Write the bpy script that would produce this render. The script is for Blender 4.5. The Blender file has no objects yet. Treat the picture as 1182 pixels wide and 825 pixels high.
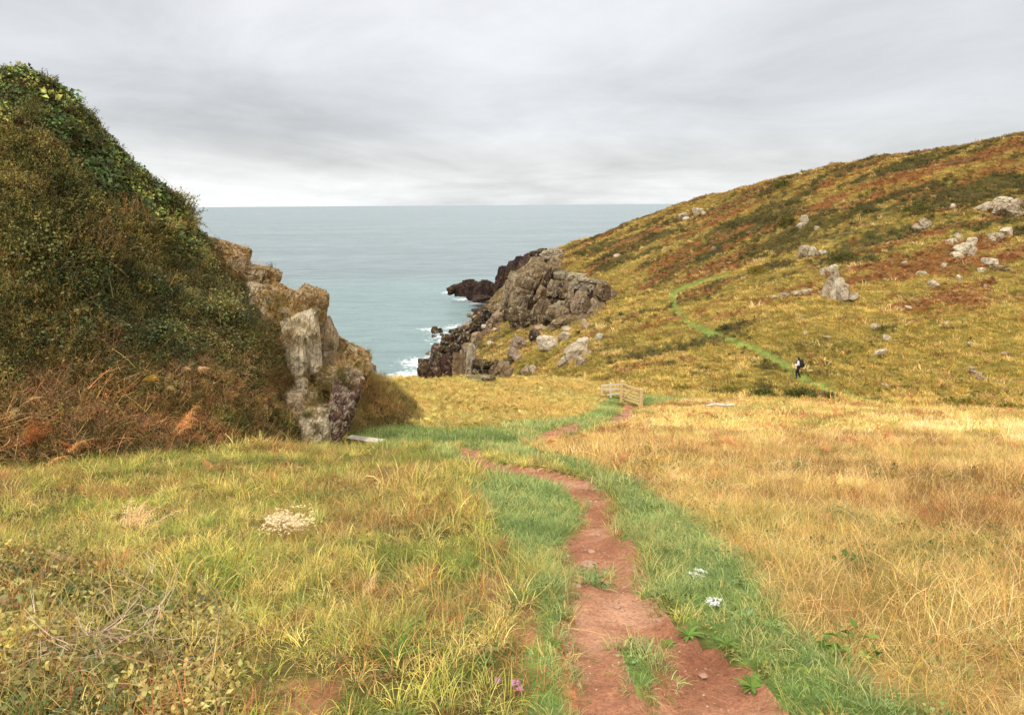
import bpy, bmesh, math, random
import numpy as np
from mathutils import Vector, Matrix, Euler

SEED = 7
rng = np.random.default_rng(SEED)
random.seed(SEED)
scene = bpy.context.scene
COL = scene.collection

# ------------------------------------------------------------------ survey
# A survey of the place: bearings are written as (u, v) readings of a 1182x825
# viewfinder, with the distance ahead Y in metres; they become world points.
EYE = 30.0                       # eye height above the sea (sea level z = 0)
F = 876.0
PITCH = math.radians(11.36)
ROLL = math.radians(0.40)
CP, SP = math.cos(PITCH), math.sin(PITCH)
CR, SR = math.cos(ROLL), math.sin(ROLL)

def ray(u, v):
    a = (np.asarray(u, float) - 591.0) / F
    b = -(np.asarray(v, float) - 412.5) / F
    a2 = a * CR + b * SR
    b2 = -a * SR + b * CR
    return a2, CP + b2 * SP, -SP + b2 * CP

def P(u, v, Y):
    dx, dy, dz = ray(u, v)
    t = Y / dy
    return (float(dx * t), float(Y), float(EYE + dz * t))

def project(x, y, z):
    x = np.asarray(x, float); y = np.asarray(y, float); zz = np.asarray(z, float) - EYE
    f = y * CP - zz * SP
    f = np.where(f < 0.05, 0.05, f)
    a2 = x / f
    b2 = (y * SP + zz * CP) / f
    a = a2 * CR - b2 * SR
    b = a2 * SR + b2 * CR
    return 591.0 + a * F, 412.5 - b * F

# ------------------------------------------------------------------ noise
def _hash(ix, iy, iz, s):
    h = (ix.astype(np.int64) * 374761393 + iy.astype(np.int64) * 668265263 + iz.astype(np.int64) * 1440662683 + s * 974634777) & 0xFFFFFFFF
    h = ((h ^ (h >> 13)) * 1274126177) & 0xFFFFFFFF
    h = ((h ^ (h >> 16)) * 2246822519) & 0xFFFFFFFF
    return ((h ^ (h >> 15)) & 0xFFFFFF) / float(0xFFFFFF)

def vnoise2(x, y, s=0):
    ix = np.floor(x); iy = np.floor(y)
    fx = x - ix; fy = y - iy
    fx = fx * fx * fx * (fx * (fx * 6 - 15) + 10); fy = fy * fy * fy * (fy * (fy * 6 - 15) + 10)
    z = np.zeros_like(ix)
    a = _hash(ix, iy, z, s); b = _hash(ix + 1, iy, z, s); c = _hash(ix, iy + 1, z, s); d = _hash(ix + 1, iy + 1, z, s)
    return (a + (b - a) * fx) * (1 - fy) + (c + (d - c) * fx) * fy

def fbm2(x, y, s=0, o=4, g=0.5):
    r = 0.0; a = 1.0; t = 0.0
    for i in range(o):
        c, sn = math.cos(i * 1.1 + .4), math.sin(i * 1.1 + .4)
        k = 2.03 ** i
        r = r + a * vnoise2((x * c - y * sn) * k + 17.3 * i, (x * sn + y * c) * k - 9.1 * i, s + i)
        t += a; a *= g
    return r / t          # 0..1

def vnoise3(x, y, z, s=0):
    ix, iy, iz = np.floor(x), np.floor(y), np.floor(z)
    fx, fy, fz = x - ix, y - iy, z - iz
    fx = fx * fx * (3 - 2 * fx); fy = fy * fy * (3 - 2 * fy); fz = fz * fz * (3 - 2 * fz)
    def L(k):
        a = _hash(ix, iy, iz + k, s); b = _hash(ix + 1, iy, iz + k, s); c = _hash(ix, iy + 1, iz + k, s); d = _hash(ix + 1, iy + 1, iz + k, s)
        return (a + (b - a) * fx) * (1 - fy) + (c + (d - c) * fx) * fy
    return L(0) * (1 - fz) + L(1) * fz

def fbm3(p, s=0, o=4, g=0.5):
    r = 0.0; a = 1.0; t = 0.0
    for i in range(o):
        k = 2.07 ** i
        r = r + a * vnoise3(p[:, 0] * k + 3.7 * i, p[:, 1] * k + 11.9 * i, p[:, 2] * k - 5.3 * i, s + i)
        t += a; a *= g
    return r / t

def sstep(a, b, x):
    t = np.clip((x - a) / (b - a), 0, 1)
    return t * t * (3 - 2 * t)

def inpoly(u, v, poly):
    p = np.asarray(poly, float)
    r = np.zeros(np.shape(u), bool)
    n = len(p); j = n - 1
    for i in range(n):
        xi, yi = p[i]; xj, yj = p[j]
        if yi != yj:
            c = ((yi > v) != (yj > v)) & (u < (xj - xi) * (v - yi) / (yj - yi) + xi)
            r ^= c
        j = i
    return r

class RBF:
    def __init__(self, pts, c, smooth=1e-3):
        p = np.asarray(pts, float)
        self.p = p[:, :2]; self.c = c
        n = len(p)
        d = np.sqrt(((self.p[:, None] - self.p[None]) ** 2).sum(-1) + c * c)
        A = np.zeros((n + 3, n + 3))
        A[:n, :n] = d - np.eye(n) * smooth
        A[:n, n] = 1; A[:n, n + 1:] = self.p; A[n, :n] = 1; A[n + 1:, :n] = self.p.T
        self.w = np.linalg.solve(A, np.concatenate([p[:, 2], np.zeros(3)]))
    def __call__(self, x, y):
        x = np.asarray(x, float); y = np.asarray(y, float)
        r = self.w[-3] + self.w[-2] * x + self.w[-1] * y
        for i in range(len(self.p)):
            r = r + self.w[i] * np.sqrt((x - self.p[i, 0]) ** 2 + (y - self.p[i, 1]) ** 2 + self.c * self.c)
        return r

# ------------------------------------------------------------------ scene helpers
def tag(o, label=None, cat=None, group=None, kind=None):
    if label: o['label'] = label
    if cat: o['category'] = cat
    if group: o['group'] = group
    if kind: o['kind'] = kind
    return o

def link(name, me, mat=None, parent=None):
    o = bpy.data.objects.new(name, me); COL.objects.link(o)
    if mat is not None: me.materials.append(mat)
    if parent is not None: o.parent = parent
    return o

def empty(name, loc, rz=0.0):
    o = bpy.data.objects.new(name, None); COL.objects.link(o)
    o.location = loc; o.rotation_euler = (0, 0, rz); o.empty_display_size = .2
    return o

def mesh_np(name, verts, faces, smooth=True):
    """faces: (n,3) or (n,4) array"""
    me = bpy.data.meshes.new(name)
    verts = np.asarray(verts, np.float32); faces = np.asarray(faces, np.int32)
    k = faces.shape[1]
    me.vertices.add(len(verts)); me.vertices.foreach_set('co', verts.ravel())
    me.loops.add(faces.size); me.loops.foreach_set('vertex_index', faces.ravel())
    me.polygons.add(len(faces))
    me.polygons.foreach_set('loop_start', np.arange(0, faces.size, k, dtype=np.int32))
    me.polygons.foreach_set('loop_total', np.full(len(faces), k, np.int32))
    me.polygons.foreach_set('use_smooth', np.full(len(faces), smooth, bool))
    me.update(calc_edges=True); me.validate()
    return me

def vcol(me, name, rgb):
    a = me.attributes.new(name, 'FLOAT_COLOR', 'POINT')
    c = np.ones((len(me.vertices), 4), np.float32); c[:, :3] = rgb
    a.data.foreach_set('color', c.ravel())

def vfloat(me, name, val):
    a = me.attributes.new(name, 'FLOAT', 'POINT')
    a.data.foreach_set('value', np.asarray(val, np.float32))

def srgb(r, g, b):
    c = np.array([r, g, b]) / 255.0
    return tuple(np.where(c <= .04045, c / 12.92, ((c + .055) / 1.055) ** 2.4))
# ------------------------------------------------------------------ terrain survey points
G = []
def g(*rows):
    for u, v, Y in rows: G.append(P(u, v, Y))
def gx(*rows):
    for x, y, z in rows: G.append((x, y, EYE + z))
# near meadow, from the feet down to the gate
for u in (0, 300, 591, 900, 1182):
    g((u, 825, 2.5 if u == 0 else 2.35))
g((0, 700, 3.9), (300, 700, 3.7), (591, 700, 3.6), (900, 700, 3.6), (1182, 700, 3.7),
  (0, 600, 7.2), (300, 600, 6.8), (591, 600, 6.5), (900, 600, 6.3), (1182, 600, 6.2),
  (0, 545, 10.2), (200, 540, 10.3), (430, 548, 10), (700, 548, 9.6), (950, 545, 9.6), (1182, 545, 9.4),
  (300, 517, 13.6), (450, 518, 14.5), (600, 515, 14.8), (800, 512, 15), (1000, 510, 15), (1182, 508, 15),
  (420, 492, 19.5), (520, 490, 21), (640, 488, 24), (800, 485, 25), (1000, 480, 28), (1182, 482, 27),
  (440, 462, 30), (540, 462, 31), (640, 464, 34), (700, 474, 36), (717, 463.5, 43), (739, 470.5, 41.6), (770, 466, 43),
  (900, 466, 42), (1050, 473, 41), (1182, 478, 40),
  (425, 441, 38), (500, 438, 42), (580, 438, 46), (640, 441, 50), (700, 444, 55))
gx((-3, -8, -.9), (0, -3, -1.15), (8, -8, -.9), (-9, -6, -.5), (12, 0, -1.4), (20, 10, -3.0), (30, 22, -6), (48, 36, -9.4), (-7, 2, -1.35), (-7, 5, -2.2), (30, 0, 0), (60, 10, -2))
# beyond the edge of the yellow strip the ground drops into the cove
g((425, 452, 46), (500, 452, 52), (580, 449, 57), (640, 447, 60))
gx((-12, 60, -23), (-5, 62, -22), (2, 66, -21.5), (-25, 75, -34), (-8, 85, -31))
# dip behind the near shoulder and the foot of the hill
g((760, 453, 57), (850, 451, 58), (921, 440, 60), (1010, 462, 54), (1100, 468, 51), (1182, 472, 49), (1400, 480, 46))
# the hill
g((700, 420, 72), (760, 410, 72), (850, 410, 69), (1000, 420, 62), (1100, 425, 60), (1182, 425, 58),
  (650, 424, 80), (690, 385, 92), (715, 345, 112), (775, 338, 108), (775, 370, 90), (850, 375, 80), (930, 375, 74), (1010, 375, 71), (1100, 375, 68), (1182, 375, 66),
  (850, 325, 98), (930, 325, 88), (1010, 325, 83), (1100, 325, 80), (1182, 325, 77),
  (720, 300, 140), (790, 295, 128), (860, 285, 118), (940, 275, 108), (1020, 270, 101), (1100, 265, 97), (1182, 260, 94), (1350, 250, 88),
  (700, 280, 172), (790, 255, 155), (870, 235, 142), (940, 225, 130), (1020, 215, 122), (1100, 208, 116), (1182, 200, 112), (1400, 175, 104),
  # skyline
  (655, 281, 192), (700, 268, 190), (740, 254, 184), (780, 239, 176), (830, 227, 166), (880, 212, 157), (930, 202, 150), (1000, 189, 143), (1080, 176, 136), (1182, 160, 130), (1400, 126, 118))
# behind the skyline
for (u, v, Y) in ((655, 281, 192), (700, 268, 190), (740, 254, 184), (780, 239, 176), (830, 227, 166), (880, 212, 157), (930, 202, 150), (1000, 189, 143), (1080, 176, 136), (1182, 160, 130), (1400, 126, 118)):
    x, y, z = P(u, v, Y); k = (Y + 25) / Y; k2 = (Y + 80) / Y
    d = 5 if u < 800 else 1.0
    G.append((x * k, y * k, EYE + (z - EYE) * k - d)); G.append((x * k2, y * k2, EYE + (z - EYE) * k - 4 * d))
gx((150, 90, 22), (200, 140, 30))
# the cliff and the cove
g((560, 428, 100), (610, 420, 95), (600, 400, 112), (570, 400, 118), (590, 378, 135), (640, 378, 128), (665, 365, 126), (700, 360, 114),
  (610, 340, 150), (650, 320, 150), (690, 318, 138), (625, 300, 165), (650, 292, 172), (640, 288, 188), (620, 300, 198), (600, 312, 205), (578, 345, 215))
# water line and below
wl = [(482, 440), (500, 425), (520, 408), (530, 388), (545, 372), (560, 360), (575, 352), (600, 340)]
for u, v in wl:
    dx, dy, dz = ray(u, v); Y = float(-EYE * dy / dz)
    x, y, z = P(u, v, Y)
    if u < 590: G.append((x, y, -0.3)); G.append((x - 6, y + 4, -3.5)); G.append((x - 25, y + 12, -6))
gx((-80, 100, -38), (-60, 150, -38), (-40, 220, -38), (-20, 300, -38), (20, 280, -36), (60, 300, -34), (-120, 220, -38), (-100, 60, -36))
ground_h = RBF(G, 1.2)

# bank (the mound on the left)
M = []
def m(*rows):
    for u, v, Y in rows: M.append(P(u, v, Y))
m((-160, 575, 8.9), (0, 535, 10.3), (100, 530, 10.9), (200, 524, 12), (300, 517, 13.4), (360, 517, 14.9), (395, 512, 16.0), (400, 490, 17),
  (-160, 420, 9.8), (0, 420, 11.1), (100, 420, 11.8), (200, 415, 12.9), (300, 410, 14.3), (350, 440, 15.3), (370, 430, 16.2),
  (-160, 250, 11.2), (0, 250, 12.5), (100, 255, 13.3), (180, 285, 14.5), (270, 335, 15.5), (320, 370, 15.6), (345, 385, 16.2),
  (-160, 60, 13), (0, 79, 14), (30, 78, 14.1), (60, 98, 14.4), (100, 129, 14.8), (135, 158, 15.2), (170, 189, 15.6), (190, 217, 15.9), (199, 236, 16.1), (203, 262, 16.2),
  (212, 280, 16.3), (255, 284, 16.5), (280, 298, 16.7), (292, 316, 16.8), (330, 345, 16.9), (355, 362, 17.1), (370, 384, 17.3), (380, 402, 18), (405, 414, 19.5), (425, 428, 21.5), (437, 440, 23))
for (u, v, Y) in [(-160, 60, 13), (0, 79, 14), (60, 98, 14.4), (100, 129, 14.8), (135, 158, 15.2), (170, 189, 15.6), (208, 232, 16.1), (222, 274, 16.3), (255, 284, 16.5), (292, 316, 16.8), (330, 345, 16.9), (370, 384, 17.3), (405, 414, 19.5), (437, 440, 23)]:
    x, y, z = P(u, v, Y)
    for k, d in ((1.12, .7), (1.3, 1.6), (1.75, 6.0), (2.6, 16)):
        M.append((x * k, y * k, EYE + (z - EYE) * k - d))
for x, y, z in ((-7, 5, -3.6), (-4, 9, -4.6), (-1.5, 13, -6.5), (-1, 18, -8), (0, 25, -12), (-9, 2, -3), (5, 10, -8), (0, 40, -22)):
    M.append((x, y, EYE + z))
mound_h = RBF(M, .45)

def smax(a, b, k):
    h = np.clip(.5 + .5 * (a - b) / k, 0, 1)
    return b + (a - b) * h + k * h * (1 - h)

def warp_axis(lo, hi, c0, c1, s0, gr):
    """samples with spacing s0 between c0 and c1 that grows outside"""
    mid = list(np.arange(c0, c1, s0)); x = mid[-1]
    up = []
    while x < hi:
        x += s0 + gr * max(0, x - c1); up.append(x)
    x = mid[0]; dn = []
    while x > lo:
        x -= s0 + gr * max(0, c0 - x); dn.append(x)
    return np.array(dn[::-1] + mid + up)
XS = warp_axis(-110, 190, -9, 4.5, .075, .0125)
YS = warp_axis(-8, 330, 1.5, 17.5, .075, .0065)
NX, NY = len(XS), len(YS)
GX, GY = np.meshgrid(XS, YS)             # (NY, NX)

# worn ground, read off the survey in (u, v)
SOIL = [(652, 860), (644, 800), (645, 762), (642, 715), (660, 702), (662, 690), (650, 668), (641, 640), (650, 622), (668, 604), (672, 588), (662, 572), (640, 556), (610, 547), (570, 541),
        (548, 540), (540, 531), (527, 522), (531, 515), (549, 516), (557, 527), (578, 535), (620, 540), (655, 547), (682, 556), (700, 571), (708, 590), (709, 606), (716, 622), (728, 628), (738, 645),
        (741, 660), (735, 680), (752, 697), (778, 718), (800, 742), (845, 765), (872, 790), (905, 830), (910, 860)]
ISLAND = [(712, 738), (735, 733), (757, 752), (760, 772), (742, 795), (727, 798), (716, 770)]
ISLAND2 = [(668, 660), (690, 655), (692, 668), (676, 674)]
SOIL2 = [[(612, 503), (632, 497), (652, 489), (668, 489), (672, 496), (655, 500), (640, 505), (625, 509)],
         [(703, 492), (700, 484), (712, 477), (722, 466), (735, 470), (728, 480), (712, 489)],
         [(575, 512), (596, 507), (600, 512), (580, 517)]]
BARE = [(545, 655), (580, 650), (606, 668), (618, 700), (622, 740), (600, 745), (575, 715), (552, 690)]
BARE2 = [(335, 790), (375, 775), (392, 800), (385, 840), (340, 840)]
GREEN = [[(545, 548), (575, 543), (640, 558), (668, 580), (655, 612), (640, 640), (652, 672), (640, 712), (650, 765), (648, 850), (600, 850), (615, 745), (608, 668), (580, 640), (556, 612), (535, 580)],
         [(555, 522), (590, 528), (640, 538), (685, 552), (706, 572), (714, 610), (742, 640), (742, 670), (770, 705), (830, 745), (880, 780), (930, 840), (1080, 840), (1010, 800), (930, 745), (880, 690), (850, 650), (800, 600), (760, 575), (720, 555), (670, 535), (620, 525), (600, 516)],
         [(400, 487), (450, 486), (520, 500), (610, 488), (660, 484), (682, 476), (697, 461), (712, 455), (712, 480), (700, 494), (650, 502), (600, 520), (555, 525), (530, 512), (470, 514), (445, 518), (405, 505)],
         [(735, 468), (742, 452), (790, 450), (835, 453), (800, 459), (765, 463), (748, 470)]]
BRACK = [(405, 440), (430, 434), (640, 430), (705, 438), (713, 452), (697, 461), (680, 476), (640, 486), (560, 494), (480, 498), (420, 486)]
STRAW_LINE = [(600, 516), (660, 504), (700, 494), (745, 470), (835, 453), (1400, 478), (1400, 900), (1080, 850), (1010, 800), (930, 745), (880, 690), (850, 650), (800, 600), (760, 575), (720, 555), (670, 535)]
HILLPATH = [[(1030, 470), (985, 462), (950, 450), (925, 440), (900, 424), (870, 407), (840, 396), (812, 386), (790, 372), (776, 355), (770, 338), (785, 330), (810, 322), (845, 314), (845, 318), (812, 327), (788, 336), (780, 344), (784, 357),
             (797, 370), (818, 380), (845, 390), (878, 401), (908, 418), (934, 436), (956, 446), (990, 458), (1030, 466)]]
SCAR = [(1040, 492), (1080, 484), (1182, 492), (1260, 505), (1260, 530), (1150, 516), (1060, 505)]
RUSSET = [[(680, 310), (740, 288), (830, 300), (856, 318), (790, 334), (720, 336)], [(930, 300), (1010, 298), (1110, 330), (1090, 356), (1005, 358), (975, 325)], [(1080, 318), (1182, 300), (1182, 345), (1110, 345)],
          [(820, 240), (1182, 150), (1182, 200), (1080, 214), (1000, 206), (940, 235), (880, 265), (830, 262)]]
DARK = [[(885, 205), (925, 200), (945, 262), (915, 280), (895, 255), (880, 235)], [(985, 235), (1182, 182), (1182, 240), (1105, 250), (1060, 272), (1010, 290), (960, 306), (925, 290), (935, 262)],
        [(650, 285), (760, 272), (800, 288), (700, 308)], [(770, 285), (895, 232), (912, 275), (860, 300), (790, 312)], [(1090, 250), (1182, 238), (1182, 262), (1110, 272)]]
DITCH = [(780, 448), (850, 444), (900, 452), (960, 455), (960, 470), (900, 464), (840, 458), (790, 457)]
CRAGS = [(578, 345), (585, 312), (606, 300), (632, 296), (650, 312), (690, 330), (704, 346), (690, 364), (655, 376), (622, 384), (590, 380)]
SHORE = [(478, 442), (520, 405), (532, 378), (565, 356), (585, 350), (586, 366), (560, 386), (548, 412), (562, 428), (560, 442)]
LEAFY = [(-300, 650), (60, 640), (120, 680), (250, 720), (250, 850), (-300, 900)]

def jitter_uv(x, y, u, v):
    s = np.clip(300.0 / np.maximum(np.hypot(x, y), 1.5), 3, 60) * .22
    nu = fbm2(x * 2.3, y * 2.3, 51, 3) - .5; nv = fbm2(x * 2.3, y * 2.3, 77, 3) - .5
    return u + nu * s * 1.6, v + nv * s * .8

Z_LONG, Z_SOIL, Z_GREEN, Z_STRAW, Z_BRACK, Z_HILL, Z_RUSSET, Z_DARK, Z_CLIFF, Z_MOUND, Z_HPATH, Z_LEAFY, Z_BARE, Z_SCAR = range(14)

def compute_terrain():
    x, y = GX.ravel(), GY.ravel()
    zg = ground_h(x, y)
    zm = np.where((y < 60) & (x < 12), mound_h(x, y) - .16 * sstep(8, 12, y), -50.0)
    mw = sstep(3.0, 6.5, y) * (1 - sstep(-2.0, 1.5, x)) * (1 - sstep(36, 50, y))
    zm = zg + (zm - zg) * mw - (1 - mw) * 3
    z = smax(zm, zg, .35)
    ismound = (zm > zg + .05) & (mw > .3)
    d = np.hypot(x, y)
    # relief
    near = 1 - sstep(20, 50, d)
    z = z + (fbm2(x * .9, y * .9, 3, 4) - .5) * .22 * near
    hill = sstep(48, 60, y) * sstep(-2, 6, z)
    z = z + hill * ((fbm2(x * .11, y * .11, 5, 4) - .5) * 1.8 + (fbm2(x * .55, y * .55, 9, 4) - .5) * 1.1)
    mn = fbm2(x * 1.1, y * 1.1 + z * .6, 21, 4) - .5
    mn2 = np.abs(fbm2(x * .8, y * .8 + z * .8, 23, 3) - .5)
    z = np.where(ismound, z + mn * .5 - mn2 * .8 + .1, z)
    u, v = project(x, y, z)
    u2, v2 = jitter_uv(x, y, u, v)
    zone = np.full(x.shape, Z_LONG)
    nearm = y < 47
    zone[(y >= 47) & (y > 46)] = Z_HILL
    s = nearm & inpoly(u2, v2, STRAW_LINE); zone[s] = Z_STRAW
    right = nearm & (u > 600) & (v > 440) & (zone == Z_LONG) & (u2 > 1000); zone[right] = Z_STRAW
    s = inpoly(u2, v2, BRACK) & (y > 17) & (y < 62); zone[s] = Z_BRACK
    for p_ in GREEN: zone[nearm & inpoly(u2, v2, p_)] = Z_GREEN
    zone[(y < 8) & inpoly(u2, v2, LEAFY)] = Z_LEAFY
    zone[(y < 12) & (inpoly(u2, v2, BARE) | inpoly(u2, v2, BARE2))] = Z_BARE
    zone[(y < 45) & inpoly(u2, v2, SCAR) & (fbm2(x * .8, y * .5, 43, 4) + (rng.random(x.shape) - .5) * .2 > .5)] = Z_SCAR
    ju = u + (u2 - u) * .45; jv = v + (v2 - v) * .45
    zone[(y < 5) & (inpoly(ju, jv, ISLAND) | inpoly(ju, jv, ISLAND2))] = Z_GREEN
    zone[(zone == Z_LONG) & (y < 22) & inpoly(u + 34, v, SOIL)] = Z_GREEN
    zone[(zone == Z_LONG) & (y < 22) & inpoly(u, v - 16, SOIL)] = Z_GREEN
    soil = (y < 22) & inpoly(ju, jv, SOIL) & ~inpoly(ju, jv, ISLAND) & ~inpoly(ju, jv, ISLAND2)
    for p_ in SOIL2: soil |= nearm & inpoly(ju, jv, p_)
    zone[soil] = Z_SOIL
    hz = zone == Z_HILL
    # heath and bracken grade into the pasture: ragged, streaked along the slope
    wn_ = rng.random(x.shape) - .5; wn2 = rng.random(x.shape) - .5
    qy = y - x * .125
    uh = u + (fbm2(x * .05, qy * .16, 33, 4) - .5) * 170 + wn_ * 26
    vh = v + (fbm2(x * .05, qy * .2, 37, 4) - .5) * 80 + wn2 * 14
    nz = fbm2(x * .055, qy * .38, 31, 4)
    for p_ in RUSSET: zone[hz & inpoly(uh, vh, p_) & (nz + wn_ * .2 > .53)] = Z_RUSSET
    for p_ in DARK: zone[hz & inpoly(uh, vh, p_) & (nz + wn2 * .2 > .44)] = Z_DARK
    n5 = fbm2(x * .075 + 40, qy * .42, 35, 4); n6 = fbm2(x * .06 - 30, qy * .34, 36, 4)
    up_ = sstep(350, 250, v) * .10
    zone[hz & (y > 62) & (n5 + wn_ * .16 > .71 - up_)] = Z_DARK
    zone[hz & (y > 62) & (n6 + wn2 * .16 > .74 - up_)] = Z_RUSSET
    zone[hz & inpoly(u2, v2, DITCH) & (n5 > .52)] = Z_DARK
    pn = fbm2(x * .5, y * .5, 39, 3)
    for p_ in HILLPATH: zone[hz & inpoly(u - .8, v - .4, p_) & inpoly(u + .8, v + .5, p_) & (pn + wn_ * .3 > .12)] = Z_HPATH
    zone[ismound] = Z_MOUND
    # steep or low ground by the sea is bare rock
    zz = z.reshape(NY, NX)
    gy, gx_ = np.gradient(zz, YS, XS)
    slope = np.hypot(gx_, gy).ravel()
    cl = (y > 46) & ((slope > 1.0) | (z < 3.2)) & (z < 24) & ((u < 592) | (z < 3) | ((v < 372) & (u < 700)))
    rn_ = fbm2(x * .3, y * .3, 45, 3)
    cl |= hz & ((inpoly(u2, v2, CRAGS) & (rn_ > .34)) | inpoly(u2, v2, SHORE)) & (z < 26)
    zone[cl] = Z_CLIFF
    # cut the path in
    sm = (zone == Z_SOIL).astype(float).reshape(NY, NX)
    for _ in range(2):
        sm[1:-1, 1:-1] = (sm[1:-1, 1:-1] * 2 + sm[:-2, 1:-1] + sm[2:, 1:-1] + sm[1:-1, :-2] + sm[1:-1, 2:]) / 6
    z = z - sm.ravel() * .07 + (zone == Z_SOIL) * ((fbm2(x * 4, y * 4, 61, 5, .6) - .5) * .11)
    # craggy bare rock
    c = zone == Z_CLIFF
    z = z + np.where(c & (z > -1), (np.abs(fbm2(x * .35, y * .35, 71, 4) - .5) * -5 + 1.0) * 1.0, 0)
    return x, y, z, zone, u, v, slope
TX, TY, TZ, ZONE, TU, TV, SLOPE = compute_terrain()
ZGRID = TZ.reshape(NY, NX)

def height(x, y):
    x = np.asarray(x, float); y = np.asarray(y, float)
    i = np.clip(np.searchsorted(XS, x) - 1, 0, NX - 2); j = np.clip(np.searchsorted(YS, y) - 1, 0, NY - 2)
    fx = np.clip((x - XS[i]) / (XS[i + 1] - XS[i]), 0, 1); fy = np.clip((y - YS[j]) / (YS[j + 1] - YS[j]), 0, 1)
    return (ZGRID[j, i] * (1 - fx) + ZGRID[j, i + 1] * fx) * (1 - fy) + (ZGRID[j + 1, i] * (1 - fx) + ZGRID[j + 1, i + 1] * fx) * fy

def normal(x, y, e=.12):
    hx = (height(x + e, y) - height(x - e, y)) / (2 * e); hy = (height(x, y + e) - height(x, y - e)) / (2 * e)
    n = np.stack([-hx, -hy, np.ones_like(hx)], -1)
    return n / np.linalg.norm(n, axis=-1, keepdims=True)

def hit(u, v, y0=1.0, y1=320.0):
    """where the line of sight (u, v) meets the land (or the sea)"""
    dx, dy, dz = ray(u, v)
    Y = np.geomspace(y0, y1, 6000)
    zr = EYE + dz / dy * Y
    h = np.maximum(height(dx / dy * Y, Y), 0.0)
    k = np.nonzero(zr <= h)[0]
    Yh = Y[k[0]] if len(k) else y1
    return float(dx / dy * Yh), float(Yh), float(EYE + dz / dy * Yh)
# ------------------------------------------------------------------ materials
def new_mat(name):
    mt = bpy.data.materials.new(name); mt.use_nodes = True
    nt = mt.node_tree; nt.nodes.clear()
    return mt, nt

class NT:
    """small helper to write node trees"""
    def __init__(self, nt): self.nt = nt
    def n(self, t, **kw):
        x = self.nt.nodes.new(t)
        for k, v in kw.items():
            if k.startswith('i_'):
                x.inputs[k[2:].replace('_', ' ')].default_value = v
            else: setattr(x, k, v)
        return x
    def l(self, a, b): self.nt.links.new(a, b)
    def noise(self, vec, scale, detail=4, rough=.55, dist=0.0):
        x = self.n('ShaderNodeTexNoise'); x.inputs['Scale'].default_value = scale; x.inputs['Detail'].default_value = detail
        x.inputs['Roughness'].default_value = rough; x.inputs['Distortion'].default_value = dist
        if vec is not None: self.l(vec, x.inputs['Vector'])
        return x.outputs['Fac']
    def voro(self, vec, scale, feature='F1', out='Distance', rand=1.0):
        x = self.n('ShaderNodeTexVoronoi', feature=feature); x.inputs['Scale'].default_value = scale; x.inputs['Randomness'].default_value = rand
        if vec is not None: self.l(vec, x.inputs['Vector'])
        return x.outputs[out]
    def ramp(self, fac, stops, interp='LINEAR'):
        x = self.n('ShaderNodeValToRGB'); cr = x.color_ramp; cr.interpolation = interp
        while len(cr.elements) > 1: cr.elements.remove(cr.elements[-1])
        for i, (p, c) in enumerate(stops):
            e = cr.elements[0] if i == 0 else cr.elements.new(p)
            e.position = p
            e.color = (c, c, c, 1) if isinstance(c, (int, float)) else (*c[:3], 1)
        self.l(fac, x.inputs['Fac'])
        return x.outputs['Color']
    def mix(self, fac, a, b, mode='MIX'):
        x = self.n('ShaderNodeMix', data_type='RGBA', blend_type=mode)
        for s, v in ((x.inputs[0], fac), (x.inputs[6], a), (x.inputs[7], b)):
            if hasattr(v, 'is_linked'): self.l(v, s)
            elif isinstance(v, (int, float)): s.default_value = v if s.type == 'VALUE' else (v, v, v, 1)
            else: s.default_value = (*v[:3], 1)
        return x.outputs[2]
    def math(self, op, a, b=None, c=None, clamp=False):
        x = self.n('ShaderNodeMath', operation=op, use_clamp=clamp)
        for s, v in zip(x.inputs, (a, b, c)):
            if v is None: continue
            if hasattr(v, 'is_linked'): self.l(v, s)
            else: s.default_value = v
        return x.outputs[0]
    def attr(self, name, inst=False):
        x = self.n('ShaderNodeAttribute'); x.attribute_name = name
        if inst: x.attribute_type = 'INSTANCER'
        return x.outputs
    def pos(self): return self.n('ShaderNodeNewGeometry').outputs['Position']
    def obj(self): return self.n('ShaderNodeTexCoord').outputs['Object']
    def mapv(self, vec, scale=(1, 1, 1), rot=(0, 0, 0), loc=(0, 0, 0)):
        x = self.n('ShaderNodeMapping'); x.inputs['Scale'].default_value = scale; x.inputs['Rotation'].default_value = rot; x.inputs['Location'].default_value = loc
        self.l(vec, x.inputs['Vector']); return x.outputs[0]
    def bump(self, h, strength=.5, dist=.05, normal=None):
        x = self.n('ShaderNodeBump'); x.inputs['Strength'].default_value = strength; x.inputs['Distance'].default_value = dist
        self.l(h, x.inputs['Height'])
        if normal is not None: self.l(normal, x.inputs['Normal'])
        return x.outputs[0]
    def out(self, sh): 
        o = self.n('ShaderNodeOutputMaterial'); self.l(sh, o.inputs['Surface'])
    def principled(self, color, rough=.8, normal=None, spec=.3):
        x = self.n('ShaderNodeBsdfPrincipled')
        for s, v in ((x.inputs['Base Color'], color), (x.inputs['Roughness'], rough)):
            if hasattr(v, 'is_linked'): self.l(v, s)
            elif isinstance(v, (int, float)): s.default_value = v
            else: s.default_value = (*v[:3], 1)
        x.inputs['Specular IOR Level'].default_value = spec
        if normal is not None: self.l(normal, x.inputs['Normal'])
        return x.outputs[0]

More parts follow.
